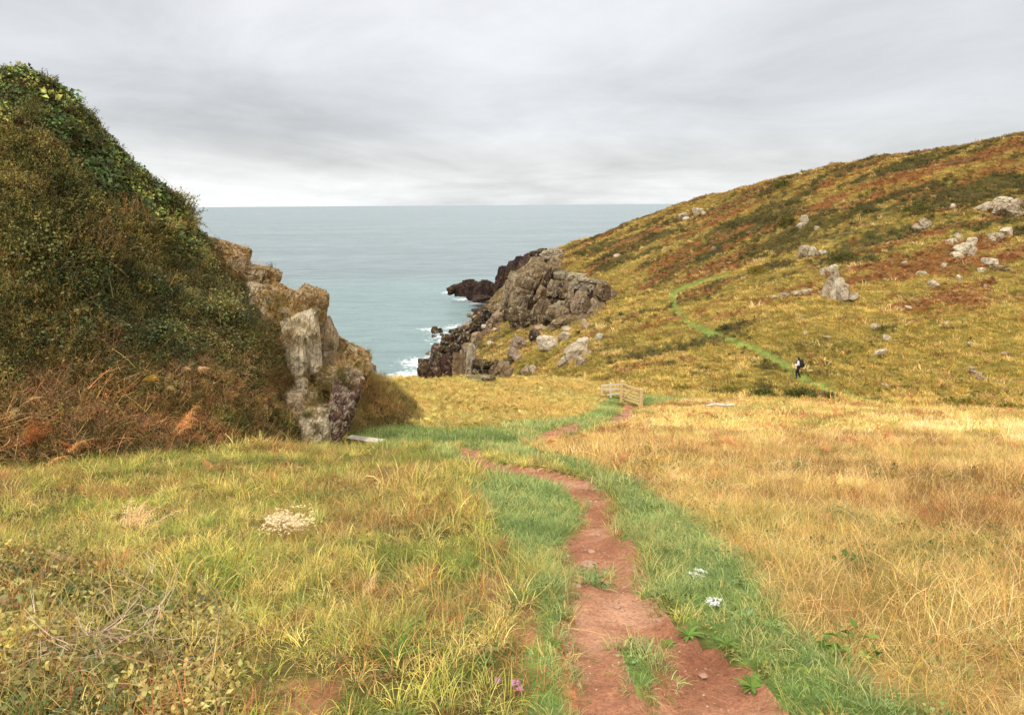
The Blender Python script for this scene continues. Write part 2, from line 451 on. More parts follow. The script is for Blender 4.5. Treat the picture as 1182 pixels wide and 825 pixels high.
def mat_veg(name, trans=.3, rough=.55, spec=.25, inst=True, col=None):
    """leaves and blades: own colour per plant ('tint') times own colour per blade ('vc')"""
    mt, nt = new_mat(name); N = NT(nt)
    vc = N.attr('vc')['Color']
    base = N.attr('tint', True)['Color'] if inst else col
    c = N.mix(1.0, base, vc, 'MULTIPLY')
    p = N.principled(c, rough, None, spec)
    t = N.n('ShaderNodeBsdfTranslucent'); N.l(c, t.inputs['Color'])
    m = N.n('ShaderNodeMixShader'); m.inputs[0].default_value = trans
    N.l(p, m.inputs[1]); N.l(t.outputs[0], m.inputs[2]); N.out(m.outputs[0])
    return mt

def mat_ground(name):
    mt, nt = new_mat(name); N = NT(nt)
    c = N.attr('c')['Color']; ps = N.pos()
    n1 = N.noise(ps, 1.3, 6, .65); n2 = N.noise(ps, 14, 4, .7)
    c = N.mix(1.0, c, N.ramp(n1, [(.3, .6), (.7, 1.3)]), 'MULTIPLY')
    c = N.mix(1.0, c, N.ramp(n2, [(.3, .65), (.7, 1.25)]), 'MULTIPLY')
    N.out(N.principled(c, .95, N.bump(n2, .8, .06), .1))
    return mt

def mat_soil():
    mt, nt = new_mat('trodden_soil'); N = NT(nt); ps = N.pos()
    n1 = N.noise(ps, 1.6, 5, .6); n2 = N.noise(ps, 9, 6, .7); n3 = N.noise(ps, 60, 3, .7)
    c = N.ramp(n1, [(.3, srgb(138, 90, 66)), (.5, srgb(168, 116, 86)), (.72, srgb(196, 150, 118))])
    c = N.mix(.75, c, N.ramp(n2, [(.3, .62), (.55, 1.0), (.72, 1.35)]), 'MULTIPLY')
    c = N.mix(.8, c, N.ramp(n3, [(.32, .62), (.5, 1.0), (.68, 1.3)]), 'MULTIPLY')
    v = N.voro(N.mapv(ps), 38)
    peb = N.ramp(v, [(.0, 1.0), (.16, .8), (.2, 0.0)])
    pick = N.ramp(N.noise(ps, 7, 2), [(.56, 0.0), (.6, 1.0)])
    pm = N.math('MULTIPLY', peb, pick)
    c = N.mix(pm, c, srgb(206, 172, 146))
    h = N.math('ADD', N.math('MULTIPLY', n2, .8), N.math('ADD', N.math('MULTIPLY', n3, .25), N.math('MULTIPLY', pm, .25)))
    N.out(N.principled(c, .95, N.bump(h, .9, .06), .12))
    return mt

def mat_rock(name, lichen=.5, scale=1.0, moss=.4, dark=1.0):
    """weathered bedrock: own tone ('tone'), pale lichen, ochre stain, dark fissures, moss on ledges"""
    mt, nt = new_mat(name); N = NT(nt)
    ps = N.mapv(N.pos(), (scale, scale, scale)); tone = N.attr('tone')['Color']
    n1 = N.noise(ps, .9, 6, .65, .4); n2 = N.noise(ps, 4.0, 8, .72, .3); n3 = N.noise(ps, 17, 6, .7)
    c = N.mix(1.0, tone, N.ramp(n1, [(.3, .48), (.5, .95), (.72, 1.42)]), 'MULTIPLY')
    c = N.mix(.8, c, N.ramp(n2, [(.34, .4), (.5, 1.0), (.68, 1.45)]), 'MULTIPLY')
    c = N.mix(N.math('MULTIPLY', N.ramp(N.noise(ps, 2.3, 5, .7), [(.52, 0.0), (.64, .7)]), .5), c, srgb(150, 112, 60))
    li = N.math('MULTIPLY', N.ramp(N.noise(ps, 3.1, 7, .75, .6), [(.60 - .18 * lichen, 0.0), (.68 - .18 * lichen, 1.0)]), N.ramp(n3, [(.38, 0.0), (.5, 1.0)]))
    c = N.mix(N.math('MULTIPLY', li, .8), c, srgb(206, 192, 164))
    wob = N.n('ShaderNodeTexNoise'); wob.inputs['Scale'].default_value = 1.6; wob.inputs['Detail'].default_value = 6; N.l(ps, wob.inputs['Vector'])
    st = N.mapv(N.mix(.28, ps, wob.outputs['Color'], 'ADD'), (1.0, 1.0, .28), (.35, .5, .2))
    cr = N.voro(st, 2.1, 'DISTANCE_TO_EDGE'); fis = N.ramp(cr, [(.0, 1.0), (.028, .5), (.06, 0.0)])
    fis = N.math('MULTIPLY', fis, N.ramp(n2, [(.42, 0.0), (.6, 1.0)]))
    c = N.mix(N.math('MULTIPLY', fis, .5), c, (.022, .018, .016))
    geo = N.n('ShaderNodeNewGeometry'); sx = N.n('ShaderNodeSeparateXYZ'); N.l(geo.outputs['Normal'], sx.inputs[0])
    mo = N.math('MULTIPLY', N.ramp(sx.outputs['Z'], [(.45, 0.0), (.8, 1.0)]), N.ramp(N.noise(ps, 1.9, 5, .7), [(.62 - .35 * moss, 0.0), (.75 - .3 * moss, 1.0)]))
    c = N.mix(N.math('MULTIPLY', mo, .85 if moss > 0 else 0.0), c, N.ramp(n3, [(.3, srgb(74, 72, 26)), (.7, srgb(140, 124, 52))]))
    h = N.math('ADD', N.math('ADD', N.math('MULTIPLY', n2, 1.0), N.math('MULTIPLY', n3, .3)), N.math('MULTIPLY', fis, -.5))
    N.out(N.principled(c, .92, N.bump(h, .95, .22 / scale), .2))
    return mt

def mat_plain(name, color, rough=.7, var=.25, scale=20, bump=.2, stretch=(1, 1, 1), spec=.3):
    mt, nt = new_mat(name); N = NT(nt); o = N.mapv(N.obj(), stretch)
    n1 = N.noise(o, scale, 6, .65)
    c = N.mix(1.0, color, N.ramp(n1, [(.3, 1 - var), (.7, 1 + var)]), 'MULTIPLY')
    N.out(N.principled(c, rough, N.bump(n1, bump, .01), spec))
    return mt

def mat_sea():
    mt, nt = new_mat('sea_water'); N = NT(nt); ps = N.pos()
    a = N.noise(N.mapv(ps, (.10, .22, 1), (0, 0, .35)), 1.0, 6, .62, .3)
    b = N.noise(N.mapv(ps, (.45, .95, 1), (0, 0, -.2)), 1.0, 5, .65, .2)
    d = N.noise(N.mapv(ps, (.012, .03, 1), (0, 0, .15)), 1.0, 4, .6)
    e = N.noise(N.mapv(ps, (.003, .009, 1), (0, 0, .1)), 1.0, 4, .6)
    h = N.math('ADD', N.math('MULTIPLY', a, 1.3), N.math('ADD', N.math('MULTIPLY', b, .45), N.math('MULTIPLY', d, 2.2)))
    c = N.ramp(N.math('ADD', N.math('MULTIPLY', d, .5), N.math('MULTIPLY', e, .5)), [(.3, srgb(94, 111, 114)), (.5, srgb(110, 127, 129)), (.7, srgb(126, 141, 142))])
    st_ = N.noise(N.mapv(ps, (.05, .22, 1), (0, 0, .12)), 1.0, 6, .68, .2)
    c = N.mix(.8, c, N.ramp(st_, [(.34, .62), (.5, 1.0), (.66, 1.36)]), 'MULTIPLY')
    # the water is greener and paler in the shallow cove
    sh = N.attr('shallow')['Fac']
    c = N.mix(N.math('MULTIPLY', sh, .6), c, srgb(122, 150, 146))
    f = N.attr('foam')['Fac']
    fn = N.noise(ps, .55, 7, .72, .8); fn2 = N.noise(ps, 2.6, 5, .7)
    fm = N.ramp(N.math('ADD', f, N.math('ADD', N.math('MULTIPLY', N.math('SUBTRACT', fn, .5), 1.5), N.math('MULTIPLY', N.math('SUBTRACT', fn2, .5), .5))), [(.42, 0.0), (.62, 1.0)])
    p = N.principled(c, .24, N.bump(h, 1.0, 1.5), .4)
    q = N.principled(srgb(236, 240, 240), .8, None, .1)
    m = N.n('ShaderNodeMixShader'); N.l(fm, m.inputs[0]); N.l(p, m.inputs[1]); N.l(q, m.inputs[2]); N.out(m.outputs[0])
    return mt
# ------------------------------------------------------------------ the land as objects
ZC = {Z_LONG: srgb(96, 88, 44), Z_SOIL: srgb(170, 108, 75), Z_GREEN: srgb(104, 124, 58), Z_STRAW: srgb(158, 130, 76), Z_BRACK: srgb(140, 112, 54), Z_HILL: srgb(130, 114, 54),
      Z_RUSSET: srgb(128, 84, 44), Z_DARK: srgb(74, 70, 34), Z_CLIFF: srgb(120, 96, 84), Z_MOUND: srgb(86, 66, 40), Z_HPATH: srgb(126, 140, 66), Z_LEAFY: srgb(96, 84, 44), Z_BARE: srgb(160, 112, 78), Z_SCAR: srgb(196, 164, 104)}
ZCOL = np.array([ZC[i] for i in range(14)])
idx = np.arange(NX * NY).reshape(NY, NX)
FACES = np.stack([idx[:-1, :-1], idx[:-1, 1:], idx[1:, 1:], idx[1:, :-1]], -1).reshape(-1, 4)
V3 = np.stack([TX, TY, TZ], -1)
fz = ZONE[FACES[:, 0]]; fy = TY[FACES[:, 0]]
def sub(name, mask, mat, col=True):
    f = FACES[mask]; used = np.unique(f); mp = np.zeros(len(V3), np.int64); mp[used] = np.arange(len(used))
    me = mesh_np(name, V3[used], mp[f])
    c = ZCOL[ZONE[used]].copy()
    vcol(me, 'c', c)
    vcol(me, 'tone', np.tile(np.array(srgb(122, 96, 84)), (len(used), 1)) * np.where(V3[used, 2:3] < 6, .5, 1.0))
    o = link(name, me, mat); tag(o, kind='structure')
    return o
GROUND = mat_ground('turf_and_thatch')
ROCKM = mat_rock('cliff_rock', .4, .35, .55)
msoil = fz == Z_SOIL; mclf = fz == Z_CLIFF; mmnd = fz == Z_MOUND; mhp = fz == Z_HPATH
sub('footpath', msoil, mat_soil())
sub('hill_path', mhp, GROUND)
sub('cliff', mclf, ROCKM)
sub('bank', mmnd, GROUND)
rest = ~(msoil | mclf | mmnd | mhp)
sub('ground', rest & (fy < 47), GROUND)
sub('hill', rest & (fy >= 47), GROUND)

# ------------------------------------------------------------------ the sea, one sheet to the horizon
sx_ = warp_axis(-70000, 70000, -75, 60, 1.2, .10); sy_ = warp_axis(-200, 110000, 60, 270, 1.2, .08)
SGX, SGY = np.meshgrid(sx_, sy_); sx1, sy1 = SGX.ravel(), SGY.ravel()
nr = (np.abs(sx1) < 110) & (sy1 > 0) & (sy1 < 320)
hh = np.full(sx1.shape, -40.0); hh[nr] = height(sx1[nr], sy1[nr])
sz = (fbm2(sx1 * .12, sy1 * .2, 91, 3) - .5) * .5 * nr
sea_i = np.arange(len(sx1)).reshape(len(sy_), len(sx_))
sf = np.stack([sea_i[:-1, :-1], sea_i[:-1, 1:], sea_i[1:, 1:], sea_i[1:, :-1]], -1).reshape(-1, 4)
sea_me = mesh_np('sea', np.stack([sx1, sy1, sz], -1), sf)
FOAM_SPOTS = []
def sea_finish():
    foam = np.zeros(len(sx1)); foam[nr] = sstep(-3.0, -.4, hh[nr]) * .36
    for x, y, r, s in FOAM_SPOTS:
        d = np.hypot(sx1 - x, (sy1 - y) * .7) / r
        foam = np.maximum(foam, s * np.exp(-d * d))
    shal = np.zeros(len(sx1)); shal[nr] = sstep(-30, -3, hh[nr])
    vfloat(sea_me, 'foam', foam); vfloat(sea_me, 'shallow', shal)
    tag(link('sea', sea_me, mat_sea()), kind='structure')

# ------------------------------------------------------------------ sky: Nishita daylight under a broken grey overcast
SUN_EL, SUN_ROT = math.radians(52), math.radians(205)
w = bpy.data.worlds.new('World'); scene.world = w; w.use_nodes = True
wn = w.node_tree; wn.nodes.clear(); N = NT(wn)
sky = N.n('ShaderNodeTexSky', sky_type='NISHITA', sun_disc=False, sun_elevation=SUN_EL, sun_rotation=SUN_ROT)
dirv = N.n('ShaderNodeTexCoord').outputs['Generated']
sxyz = N.n('ShaderNodeSeparateXYZ'); N.l(dirv, sxyz.inputs[0])
zz_ = N.math('MAXIMUM', sxyz.outputs['Z'], 0.0)
den = N.math('ADD', zz_, .15)
px_ = N.math('DIVIDE', sxyz.outputs['X'], den); py_ = N.math('DIVIDE', sxyz.outputs['Y'], den)
cmb = N.n('ShaderNodeCombineXYZ'); N.l(px_, cmb.inputs[0]); N.l(py_, cmb.inputs[1])
c1 = N.noise(N.mapv(cmb.outputs[0], (.30, .26, 1), (0, 0, .35), (3.1, 1.7, 0)), 1.0, 8, .56, .5)
c2 = N.noise(N.mapv(cmb.outputs[0], (.9, .75, 1), (0, 0, .3), (8.1, 4.7, 0)), 1.0, 8, .6, .5)
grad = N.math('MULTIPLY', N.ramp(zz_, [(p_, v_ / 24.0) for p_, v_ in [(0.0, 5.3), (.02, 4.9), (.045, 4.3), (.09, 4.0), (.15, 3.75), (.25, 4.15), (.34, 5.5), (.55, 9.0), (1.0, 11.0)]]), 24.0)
cl = N.math('ADD', N.math('MULTIPLY', N.math('SUBTRACT', c1, .5), 1.3), N.math('MULTIPLY', N.math('SUBTRACT', c2, .5), .6))
mod = N.math('ADD', 1.0, N.math('MULTIPLY', cl, 1.1))
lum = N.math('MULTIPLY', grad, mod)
tintc = N.ramp(lum, [(0.0, (.965, .975, 1.0)), (1.0, (1.0, 1.0, 1.0))])
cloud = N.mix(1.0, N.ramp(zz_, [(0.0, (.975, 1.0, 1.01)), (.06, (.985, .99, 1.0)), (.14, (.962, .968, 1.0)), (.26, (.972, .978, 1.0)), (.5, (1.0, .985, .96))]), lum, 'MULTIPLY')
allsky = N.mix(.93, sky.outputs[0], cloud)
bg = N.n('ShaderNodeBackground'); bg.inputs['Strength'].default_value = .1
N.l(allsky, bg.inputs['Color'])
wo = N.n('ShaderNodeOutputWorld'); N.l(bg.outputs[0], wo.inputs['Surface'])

sun = bpy.data.lights.new('sun', 'SUN'); suno = bpy.data.objects.new('sun', sun); COL.objects.link(suno)
sun.energy = 1.5; sun.angle = math.radians(10); sun.color = (1.0, .95, .86)
# the Nishita sun_rotation runs clockwise from +Y
sdir = Vector((math.sin(SUN_ROT) * math.cos(SUN_EL), math.cos(SUN_ROT) * math.cos(SUN_EL), math.sin(SUN_EL)))
suno.rotation_euler = sdir.to_track_quat('Z', 'Y').to_euler()
# ------------------------------------------------------------------ plants: shapes
class VB:
    """collects quads with a colour per vertex"""
    def __init__(self): self.v = []; self.f = []; self.c = []; self.n = 0
    def add(self, v, f, c):
        v = np.asarray(v, float); f = np.asarray(f, int)
        self.v.append(v); self.f.append(f + self.n); self.c.append(np.broadcast_to(c, (len(v), 3))); self.n += len(v)
    def mesh(self, name):
        me = mesh_np(name, np.concatenate(self.v), np.concatenate(self.f), True)
        vcol(me, 'vc', np.concatenate(self.c)); return me

def ribbon(path, wid, side):
    """path (k,3), wid (k,), side (3,) or (k,3) -> verts, quads"""
    k = len(path); s = np.broadcast_to(side, path.shape)
    a = path - s * wid[:, None] * .5; b = path + s * wid[:, None] * .5
    v = np.stack([a, b], 1).reshape(-1, 3)
    i = np.arange(k - 1) * 2
    return v, np.stack([i, i + 1, i + 3, i + 2], -1)

def blade(vb, base, az, L, w, t0, droop, seg, col, r, coltip=None):
    s = np.linspace(0, 1, seg + 1)
    th = t0 + droop * s ** 1.6
    ds = L / seg
    rad = np.concatenate([[0], np.cumsum(np.sin(th[1:]) * ds)]); hgt = np.concatenate([[0], np.cumsum(np.cos(th[1:]) * ds)])
    az2 = az + s * r.normal(0, .35)
    p = np.stack([base[0] + rad * np.cos(az2), base[1] + rad * np.sin(az2), base[2] + hgt], -1)
    tw = az + math.pi / 2 + r.normal(0, .5)
    side = np.array([math.cos(tw), math.sin(tw), r.normal(0, .25)]); side /= np.linalg.norm(side)
    wd = w * np.clip(1.05 - s ** 2, .08, 1)
    v, f = ribbon(p, wd, side)
    c = np.repeat(np.asarray(col)[None], len(v), 0)
    if coltip is not None:
        k = np.repeat(s, 2)[:, None]; c = c * (1 - k) + np.asarray(coltip)[None] * k
    vb.add(v, f, c)

def tuft(name, n, h, w, spread, lean, droop, seg=4, seed=0, hv=.4, dry=.2, dryc=(1.5, 1.3, 1.2), radial=True):
    r = np.random.default_rng(seed); vb = VB()
    for i in range(n):
        a = r.uniform(0, 6.283); d = spread * math.sqrt(r.uniform())
        az = a + r.normal(0, .9) if radial else r.uniform(0, 6.283)
        g_ = r.uniform(.62, 1.28); c = np.array([g_ * r.uniform(.9, 1.12), g_, g_ * r.uniform(.8, 1.15)])
        if r.uniform() < dry: c = c * np.array(dryc)
        tip = c * np.array([1.22, 1.12, .95])
        blade(vb, (d * math.cos(a), d * math.sin(a), -.015), az, h * (1 + r.uniform(-hv, hv)), w * r.uniform(.6, 1.3), abs(r.normal(0, lean)), droop * r.uniform(.3, 1.3), seg, c, r, tip)
    return vb.mesh(name)

def leaf(vb, p, d, up, L, w, col, fold=.2):
    """one pointed leaf folded along its midrib: 2 quads each side"""
    d = d / np.linalg.norm(d); s = np.cross(d, up); s /= (np.linalg.norm(s) + 1e-9); nn = np.cross(s, d)
    m0 = p; m1 = p + d * L * .45 + nn * .0; m2 = p + d * L - nn * L * .12
    a = p + d * L * .35 + s * w * .5 + nn * w * fold; b = p + d * L * .35 - s * w * .5 + nn * w * fold
    vb.add([m0, a, m2, m1, b], [[0, 1, 2, 3], [0, 3, 2, 4]], col)

def leafy(name, n, spread, h, L, w, seed, flat=.5, stems=0, var=.3, stemc=(1.3, .9, .8)):
    r = np.random.default_rng(seed); vb = VB()
    for i in range(n):
        a = r.uniform(0, 6.283); d = spread * math.sqrt(r.uniform())
        p = np.array([d * math.cos(a), d * math.sin(a), h * r.uniform(.1, 1) * (1 - .5 * d / spread)])
        dr = np.array([r.normal(), r.normal(), r.normal(0, .5)]); up = np.array([r.normal(0, flat), r.normal(0, flat), 1.0])
        g_ = r.uniform(1 - var, 1 + var)
        leaf(vb, p, dr, up, L * r.uniform(.6, 1.3), w * r.uniform(.6, 1.3), (g_ * r.uniform(.85, 1.2), g_, g_ * r.uniform(.7, 1.1)))
    for i in range(stems):
        a = r.uniform(0, 6.283)
        blade(vb, (r.normal(0, spread * .4), r.normal(0, spread * .4), 0), a, h * r.uniform(.9, 1.8), .004, abs(r.normal(0, .5)), r.uniform(.2, 1.2), 4, stemc, r)
    return vb.mesh(name)

def shrublet(name, stems, spread, h, leaves, L, w, seed, twig=(1.1, .75, .55)):
    """heather / gorse: wiry twigs set with small leaves"""
    r = np.random.default_rng(seed); vb = VB()
    for i in range(stems):
        a = r.uniform(0, 6.283); t = abs(r.normal(0, .55)); hh_ = h * r.uniform(.6, 1.15)
        dr = np.array([math.cos(a) * math.sin(t), math.sin(a) * math.sin(t), math.cos(t)])
        b = np.array([r.normal(0, spread * .5), r.normal(0, spread * .5), -.03])
        pts = np.array([b + dr * hh_ * s + np.array([0, 0, -.18 * hh_ * s * s]) for s in np.linspace(0, 1, 4)])
        sd = np.cross(dr, [0, 0, 1.0]) + 1e-3; sd /= np.linalg.norm(sd)
        vb.add(*ribbon(pts, np.array([.006, .005, .004, .002]) * (h / .3), sd), twig)
        g0 = r.uniform(.7, 1.25); warm = r.uniform(.85, 1.3)
        for k in range(leaves):
            s = r.uniform(.25, 1.02); p = b + dr * hh_ * s + np.array([0, 0, -.18 * hh_ * s * s])
            g_ = g0 * r.uniform(.7, 1.3)
            leaf(vb, p, dr * .6 + r.normal(0, .8, 3), r.normal(0, 1, 3) + np.array([0, 0, 1]), L * r.uniform(.6, 1.4), w * r.uniform(.6, 1.3), (g_ * warm, g_, g_ * .9))
    return vb.mesh(name)

def frond_into(vb, base, az, L, lean, droop, seed, wid=.34, n=13, brown=True, colr=(1, 1, 1)):
    """a fern frond: arching stalk, paired pinnae each cut into leaflets"""
    r = np.random.default_rng(seed)
    S = np.linspace(0, 1, n + 4); th = lean + droop * S ** 1.5; ds = L / len(S)
    rad = np.cumsum(np.sin(th) * ds); hg = np.cumsum(np.cos(th) * ds)
    pts = np.stack([base[0] + rad * math.cos(az), base[1] + rad * math.sin(az), base[2] + hg], -1)
    sd = np.array([-math.sin(az), math.cos(az), 0.0])
    vb.add(*ribbon(pts, np.linspace(.009, .002, len(S)), sd), np.array(colr) * np.array([.85, .7, .6]))
    for i in range(3, len(S)):
        s = (i - 3) / (len(S) - 3.0)
        pl = L * wid * (1 - s) ** .8 * r.uniform(.8, 1.15) + .01
        fwd = pts[i] - pts[i - 1]; fwd /= np.linalg.norm(fwd); up = np.cross(sd, fwd) * -1
        for q in (-1, 1):
            d = sd * q * 1.0 + fwd * .45 + up * r.normal(-.15 if brown else .05, .25)
            d /= np.linalg.norm(d)
            g_ = r.uniform(.7, 1.3); c = np.array(colr) * np.array([g_, g_ * r.uniform(.85, 1.1), g_ * r.uniform(.75, 1.1)])
            m_ = max(3, int(pl / .026))
            for k in range(m_):
                t = (k + .5) / m_; p = pts[i] + d * pl * t + np.array([0, 0, -pl * t * t * (.35 if brown else .12)])
                ll = pl * .24 * (1 - t * .7)
                for q2 in (-1, 1):
                    leaf(vb, p, np.cross(d, up) * q2 + d * .5 + r.normal(0, .2, 3), up, ll, ll * .55, c * r.uniform(.85, 1.15), .1)

def frond_clump(name, n, L, seed, spread=.15, lean=.5, droop=1.2, brown=True, colr=(1, 1, 1), wid=.34, nn=13, side=False):
    r = np.random.default_rng(seed); vb = VB()
    for i in range(n):
        frond_into(vb, (r.normal(0, spread), r.normal(0, spread), -.02), (r.integers(0, 2) * math.pi + r.normal(0, .55)) if side else r.uniform(0, 6.283), L * r.uniform(.65, 1.2), abs(r.normal(lean, .25)), droop * r.uniform(.6, 1.3), seed * 31 + i, wid, nn, brown, colr)
    return vb.mesh(name)

def wiry(name, n, spread, L, seed, w=.005):
    """bare, forked dead stems"""
    r = np.random.default_rng(seed); vb = VB()
    for i in range(n):
        p = np.array([r.normal(0, spread), r.normal(0, spread), r.uniform(-.02, .05)])
        d = np.array([r.normal(), r.normal(), abs(r.normal(0, .45))]); d /= np.linalg.norm(d)
        ln = L * r.uniform(.4, 1.2); k = 6; pts = [p]
        for j in range(k):
            d = d + r.normal(0, .22, 3); d /= np.linalg.norm(d); pts.append(pts[-1] + d * ln / k)
        pts = np.array(pts); g_ = r.uniform(.7, 1.25)
        for sd in (np.array([0, 0, 1.0]), np.array([r.normal(), r.normal(), 0])):
            sd = sd / np.linalg.norm(sd)
            vb.add(*ribbon(pts, np.linspace(w, w * .4, len(pts)), sd), (g_, g_ * .97, g_ * .93))
        for j in range(2):
            q = pts[r.integers(1, k)]; e = d + r.normal(0, .7, 3); e /= np.linalg.norm(e)
            tp = np.array([q + e * ln * .4 * t for t in (0, .4, 1)])
            vb.add(*ribbon(tp, np.array([w * .6, w * .4, w * .2]), np.cross(e, [0.1, .2, 1])), (g_, g_ * .97, g_ * .93))
    return vb.mesh(name)

# ------------------------------------------------------------------ plants: spreading them
CX = TX[FACES].mean(1); CY = TY[FACES].mean(1); CZc = TZ[FACES].mean(1)
DXf = TX[FACES[:, 1]] - TX[FACES[:, 0]]; DYf = TY[FACES[:, 3]] - TY[FACES[:, 0]]
FAREA = DXf * DYf * np.sqrt(1 + np.minimum(SLOPE[FACES[:, 0]], 3) ** 2)
FU, FV = project(CX, CY, CZc)
FD = np.sqrt(CX ** 2 + CY ** 2 + (CZc - EYE) ** 2)
_nn = normal(CX, CY, .4); FACING = -(_nn[:, 0] * CX + _nn[:, 1] * CY + _nn[:, 2] * (CZc - EYE)) / FD
INVIEW = (FU > -260) & (FU < 1440) & (FV > -200) & (FV < 1150) & (CY > .4)

# the near lip of the path is worn almost bare
LIP = (CY > 5.5) & (CY < 46) & (ZONE[FACES[:, 0]] != Z_SOIL) & (inpoly(FU, FV - 9, SOIL) | inpoly(FU + 5, FV - 5, SOIL) | inpoly(FU, FV - 7, SOIL2[0]) | inpoly(FU, FV - 7, SOIL2[1]) | inpoly(FU, FV - 5, SOIL))
EXCL = []                        # ground kept clear: under the plank, at the gate, under the walker
for u_, v_, r_ in ((405, 513, .4), (415, 516, .4), (425, 519, .42), (437, 523, .42), (430, 528, .35), (415, 524, .35), (728, 473, .8), (722, 471, .8), (736, 474, .8), (728, 479, .9), (738, 478, .8), (745, 474, .8), (717, 468, .8), (712, 462, .7), (704, 460, .9), (700, 455, .8), (921, 440, .7)):
    q_ = hit(u_, v_); EXCL.append((q_[0], q_[1], r_))
def spots(mask, dens):
    """random points on the land: dens plants per square metre (array or number)"""
    m_ = mask & INVIEW & (FACING > -.12)
    ii = np.nonzero(m_)[0]
    dn = dens[ii] if np.ndim(dens) else dens
    e = FAREA[ii] * dn
    cnt = np.floor(e + rng.random(len(ii))).astype(int)
    k = np.repeat(ii, cnt)
    x = CX[k] + (rng.random(len(k)) - .5) * DXf[k]; y = CY[k] + (rng.random(len(k)) - .5) * DYf[k]
    keep = ~(LIP[k] & (rng.random(len(k)) < .9))
    for ex, ey, er in EXCL: keep &= (x - ex) ** 2 + (y - ey) ** 2 > er * er
    x, y, k = x[keep], y[keep], k[keep]
    return x, y, height(x, y), k

def euler_from_up(n, yaw):
    """XYZ eulers of frames whose z axis is n, turned by yaw about it"""
    h = np.where(np.abs(n[:, 2:3]) < .95, np.array([[0, 0, 1.0]]), np.array([[1.0, 0, 0]]))
    a = np.cross(h, n); a /= np.linalg.norm(a, axis=1, keepdims=True); b = np.cross(n, a)
    c, s = np.cos(yaw)[:, None], np.sin(yaw)[:, None]
    X = a * c + b * s; Y = -a * s + b * c
    return np.stack([np.arctan2(Y[:, 2], n[:, 2]), -np.arcsin(np.clip(X[:, 2], -1, 1)), np.arctan2(X[:, 1], X[:, 0])], -1)

def scatter(name, xyz, rot, scl, tint, protos, mat):
    """one object of uncountable growth: a point for every plant, each point set with one of the plant shapes"""
    n = len(xyz)
    me = bpy.data.meshes.new(name); me.vertices.add(n); me.vertices.foreach_set('co', np.asarray(xyz, np.float32).ravel())
    for nm, ty, key, arr in (('rot', 'FLOAT_VECTOR', 'vector', rot), ('scl', 'FLOAT_VECTOR', 'vector', scl)):
        a = me.attributes.new(nm, ty, 'POINT'); a.data.foreach_set(key, np.asarray(arr, np.float32).ravel())
    t = np.ones((n, 4), np.float32); t[:, :3] = tint
    a = me.attributes.new('tint', 'FLOAT_COLOR', 'POINT'); a.data.foreach_set('color', t.ravel())
    a = me.attributes.new('vid', 'INT', 'POINT'); a.data.foreach_set('value', rng.integers(0, len(protos), n).astype(np.int32))
    o = link(name, me, mat); tag(o, kind='stuff')
    coll = bpy.data.collections.new(name + '_shapes')
    for i_, p_ in enumerate(protos):          # the instance order follows these names
        if not p_.materials: p_.materials.append(mat)
        coll.objects.link(bpy.data.objects.new('%s_shape_%03d' % (name, i_), p_))
    ng = bpy.data.node_groups.new(name, 'GeometryNodeTree')
    ng.interface.new_socket('Geometry', in_out='INPUT', socket_type='NodeSocketGeometry'); ng.interface.new_socket('Geometry', in_out='OUTPUT', socket_type='NodeSocketGeometry')
    gi = ng.nodes.new('NodeGroupInput'); go = ng.nodes.new('NodeGroupOutput')
    ci = ng.nodes.new('GeometryNodeCollectionInfo'); ci.inputs['Collection'].default_value = coll; ci.inputs['Separate Children'].default_value = True; ci.inputs['Reset Children'].default_value = True
    io = ng.nodes.new('GeometryNodeInstanceOnPoints'); io.inputs['Pick Instance'].default_value = True
    L = ng.links.new
    def na(nm, ty):
        x = ng.nodes.new('GeometryNodeInputNamedAttribute'); x.data_type = ty; x.inputs['Name'].default_value = nm
        return [s for s in x.outputs if s.enabled and s.name == 'Attribute'][0]
    er = ng.nodes.new('FunctionNodeEulerToRotation')
    L(gi.outputs[0], io.inputs['Points']); L(ci.outputs[0], io.inputs['Instance']); L(na('vid', 'INT'), io.inputs['Instance Index'])
    L(na('rot', 'FLOAT_VECTOR'), er.inputs[0]); L(er.outputs[0], io.inputs['Rotation']); L(na('scl', 'FLOAT_VECTOR'), io.inputs['Scale'])
    L(io.outputs[0], go.inputs[0])
    md = o.modifiers.new('spread', 'NODES'); md.node_group = ng
    return o

def pick(pal, x, y, sc, seed, rnd=.35):
    """own colour for each plant: patches of the palette in the field plus plant-to-plant spread"""
    pal = np.asarray(pal)
    t = fbm2(x * sc, y * sc, seed, 4); t = np.clip((t - .5) * 2.8 + .5 + rng.normal(0, rnd, len(x)), 0, .9999) * (len(pal) - 1)
    i = t.astype(int); f = (t - i)[:, None]
    c = pal[i] * (1 - f) + pal[np.minimum(i + 1, len(pal) - 1)] * f
    return c * (1 + rng.normal(0, .14, (len(x), 1))).clip(.55, 1.5)

def up_rot(n, tilt): return np.stack([rng.normal(0, tilt, n), rng.normal(0, tilt, n), rng.uniform(0, 6.283, n)], -1)
def sc3(s, zv=.15):
    s = np.asarray(s); return np.stack([s, s, s * (1 + rng.normal(0, zv, len(s))).clip(.5, 1.6)], -1)
fzone = ZONE[FACES[:, 0]]
def zin(*z): return np.isin(fzone, z)
# ------------------------------------------------------------------ growth over the land (uncountable)
VEG = mat_veg('grass_blades', .3, .6, .2)
LEAFM = mat_veg('leaves', .25, .42, .35)
DRYM = mat_veg('dry_stems', .15, .75, .15)
S = srgb
def pal(*c):
    a = np.array([S(*x) for x in c]); return (a * .86 + a.mean(1, keepdims=True) * .14) * .98
near = FD < 9; mid = (FD >= 9) & (FD < 20); far = (FD >= 20) & (CY < 47)

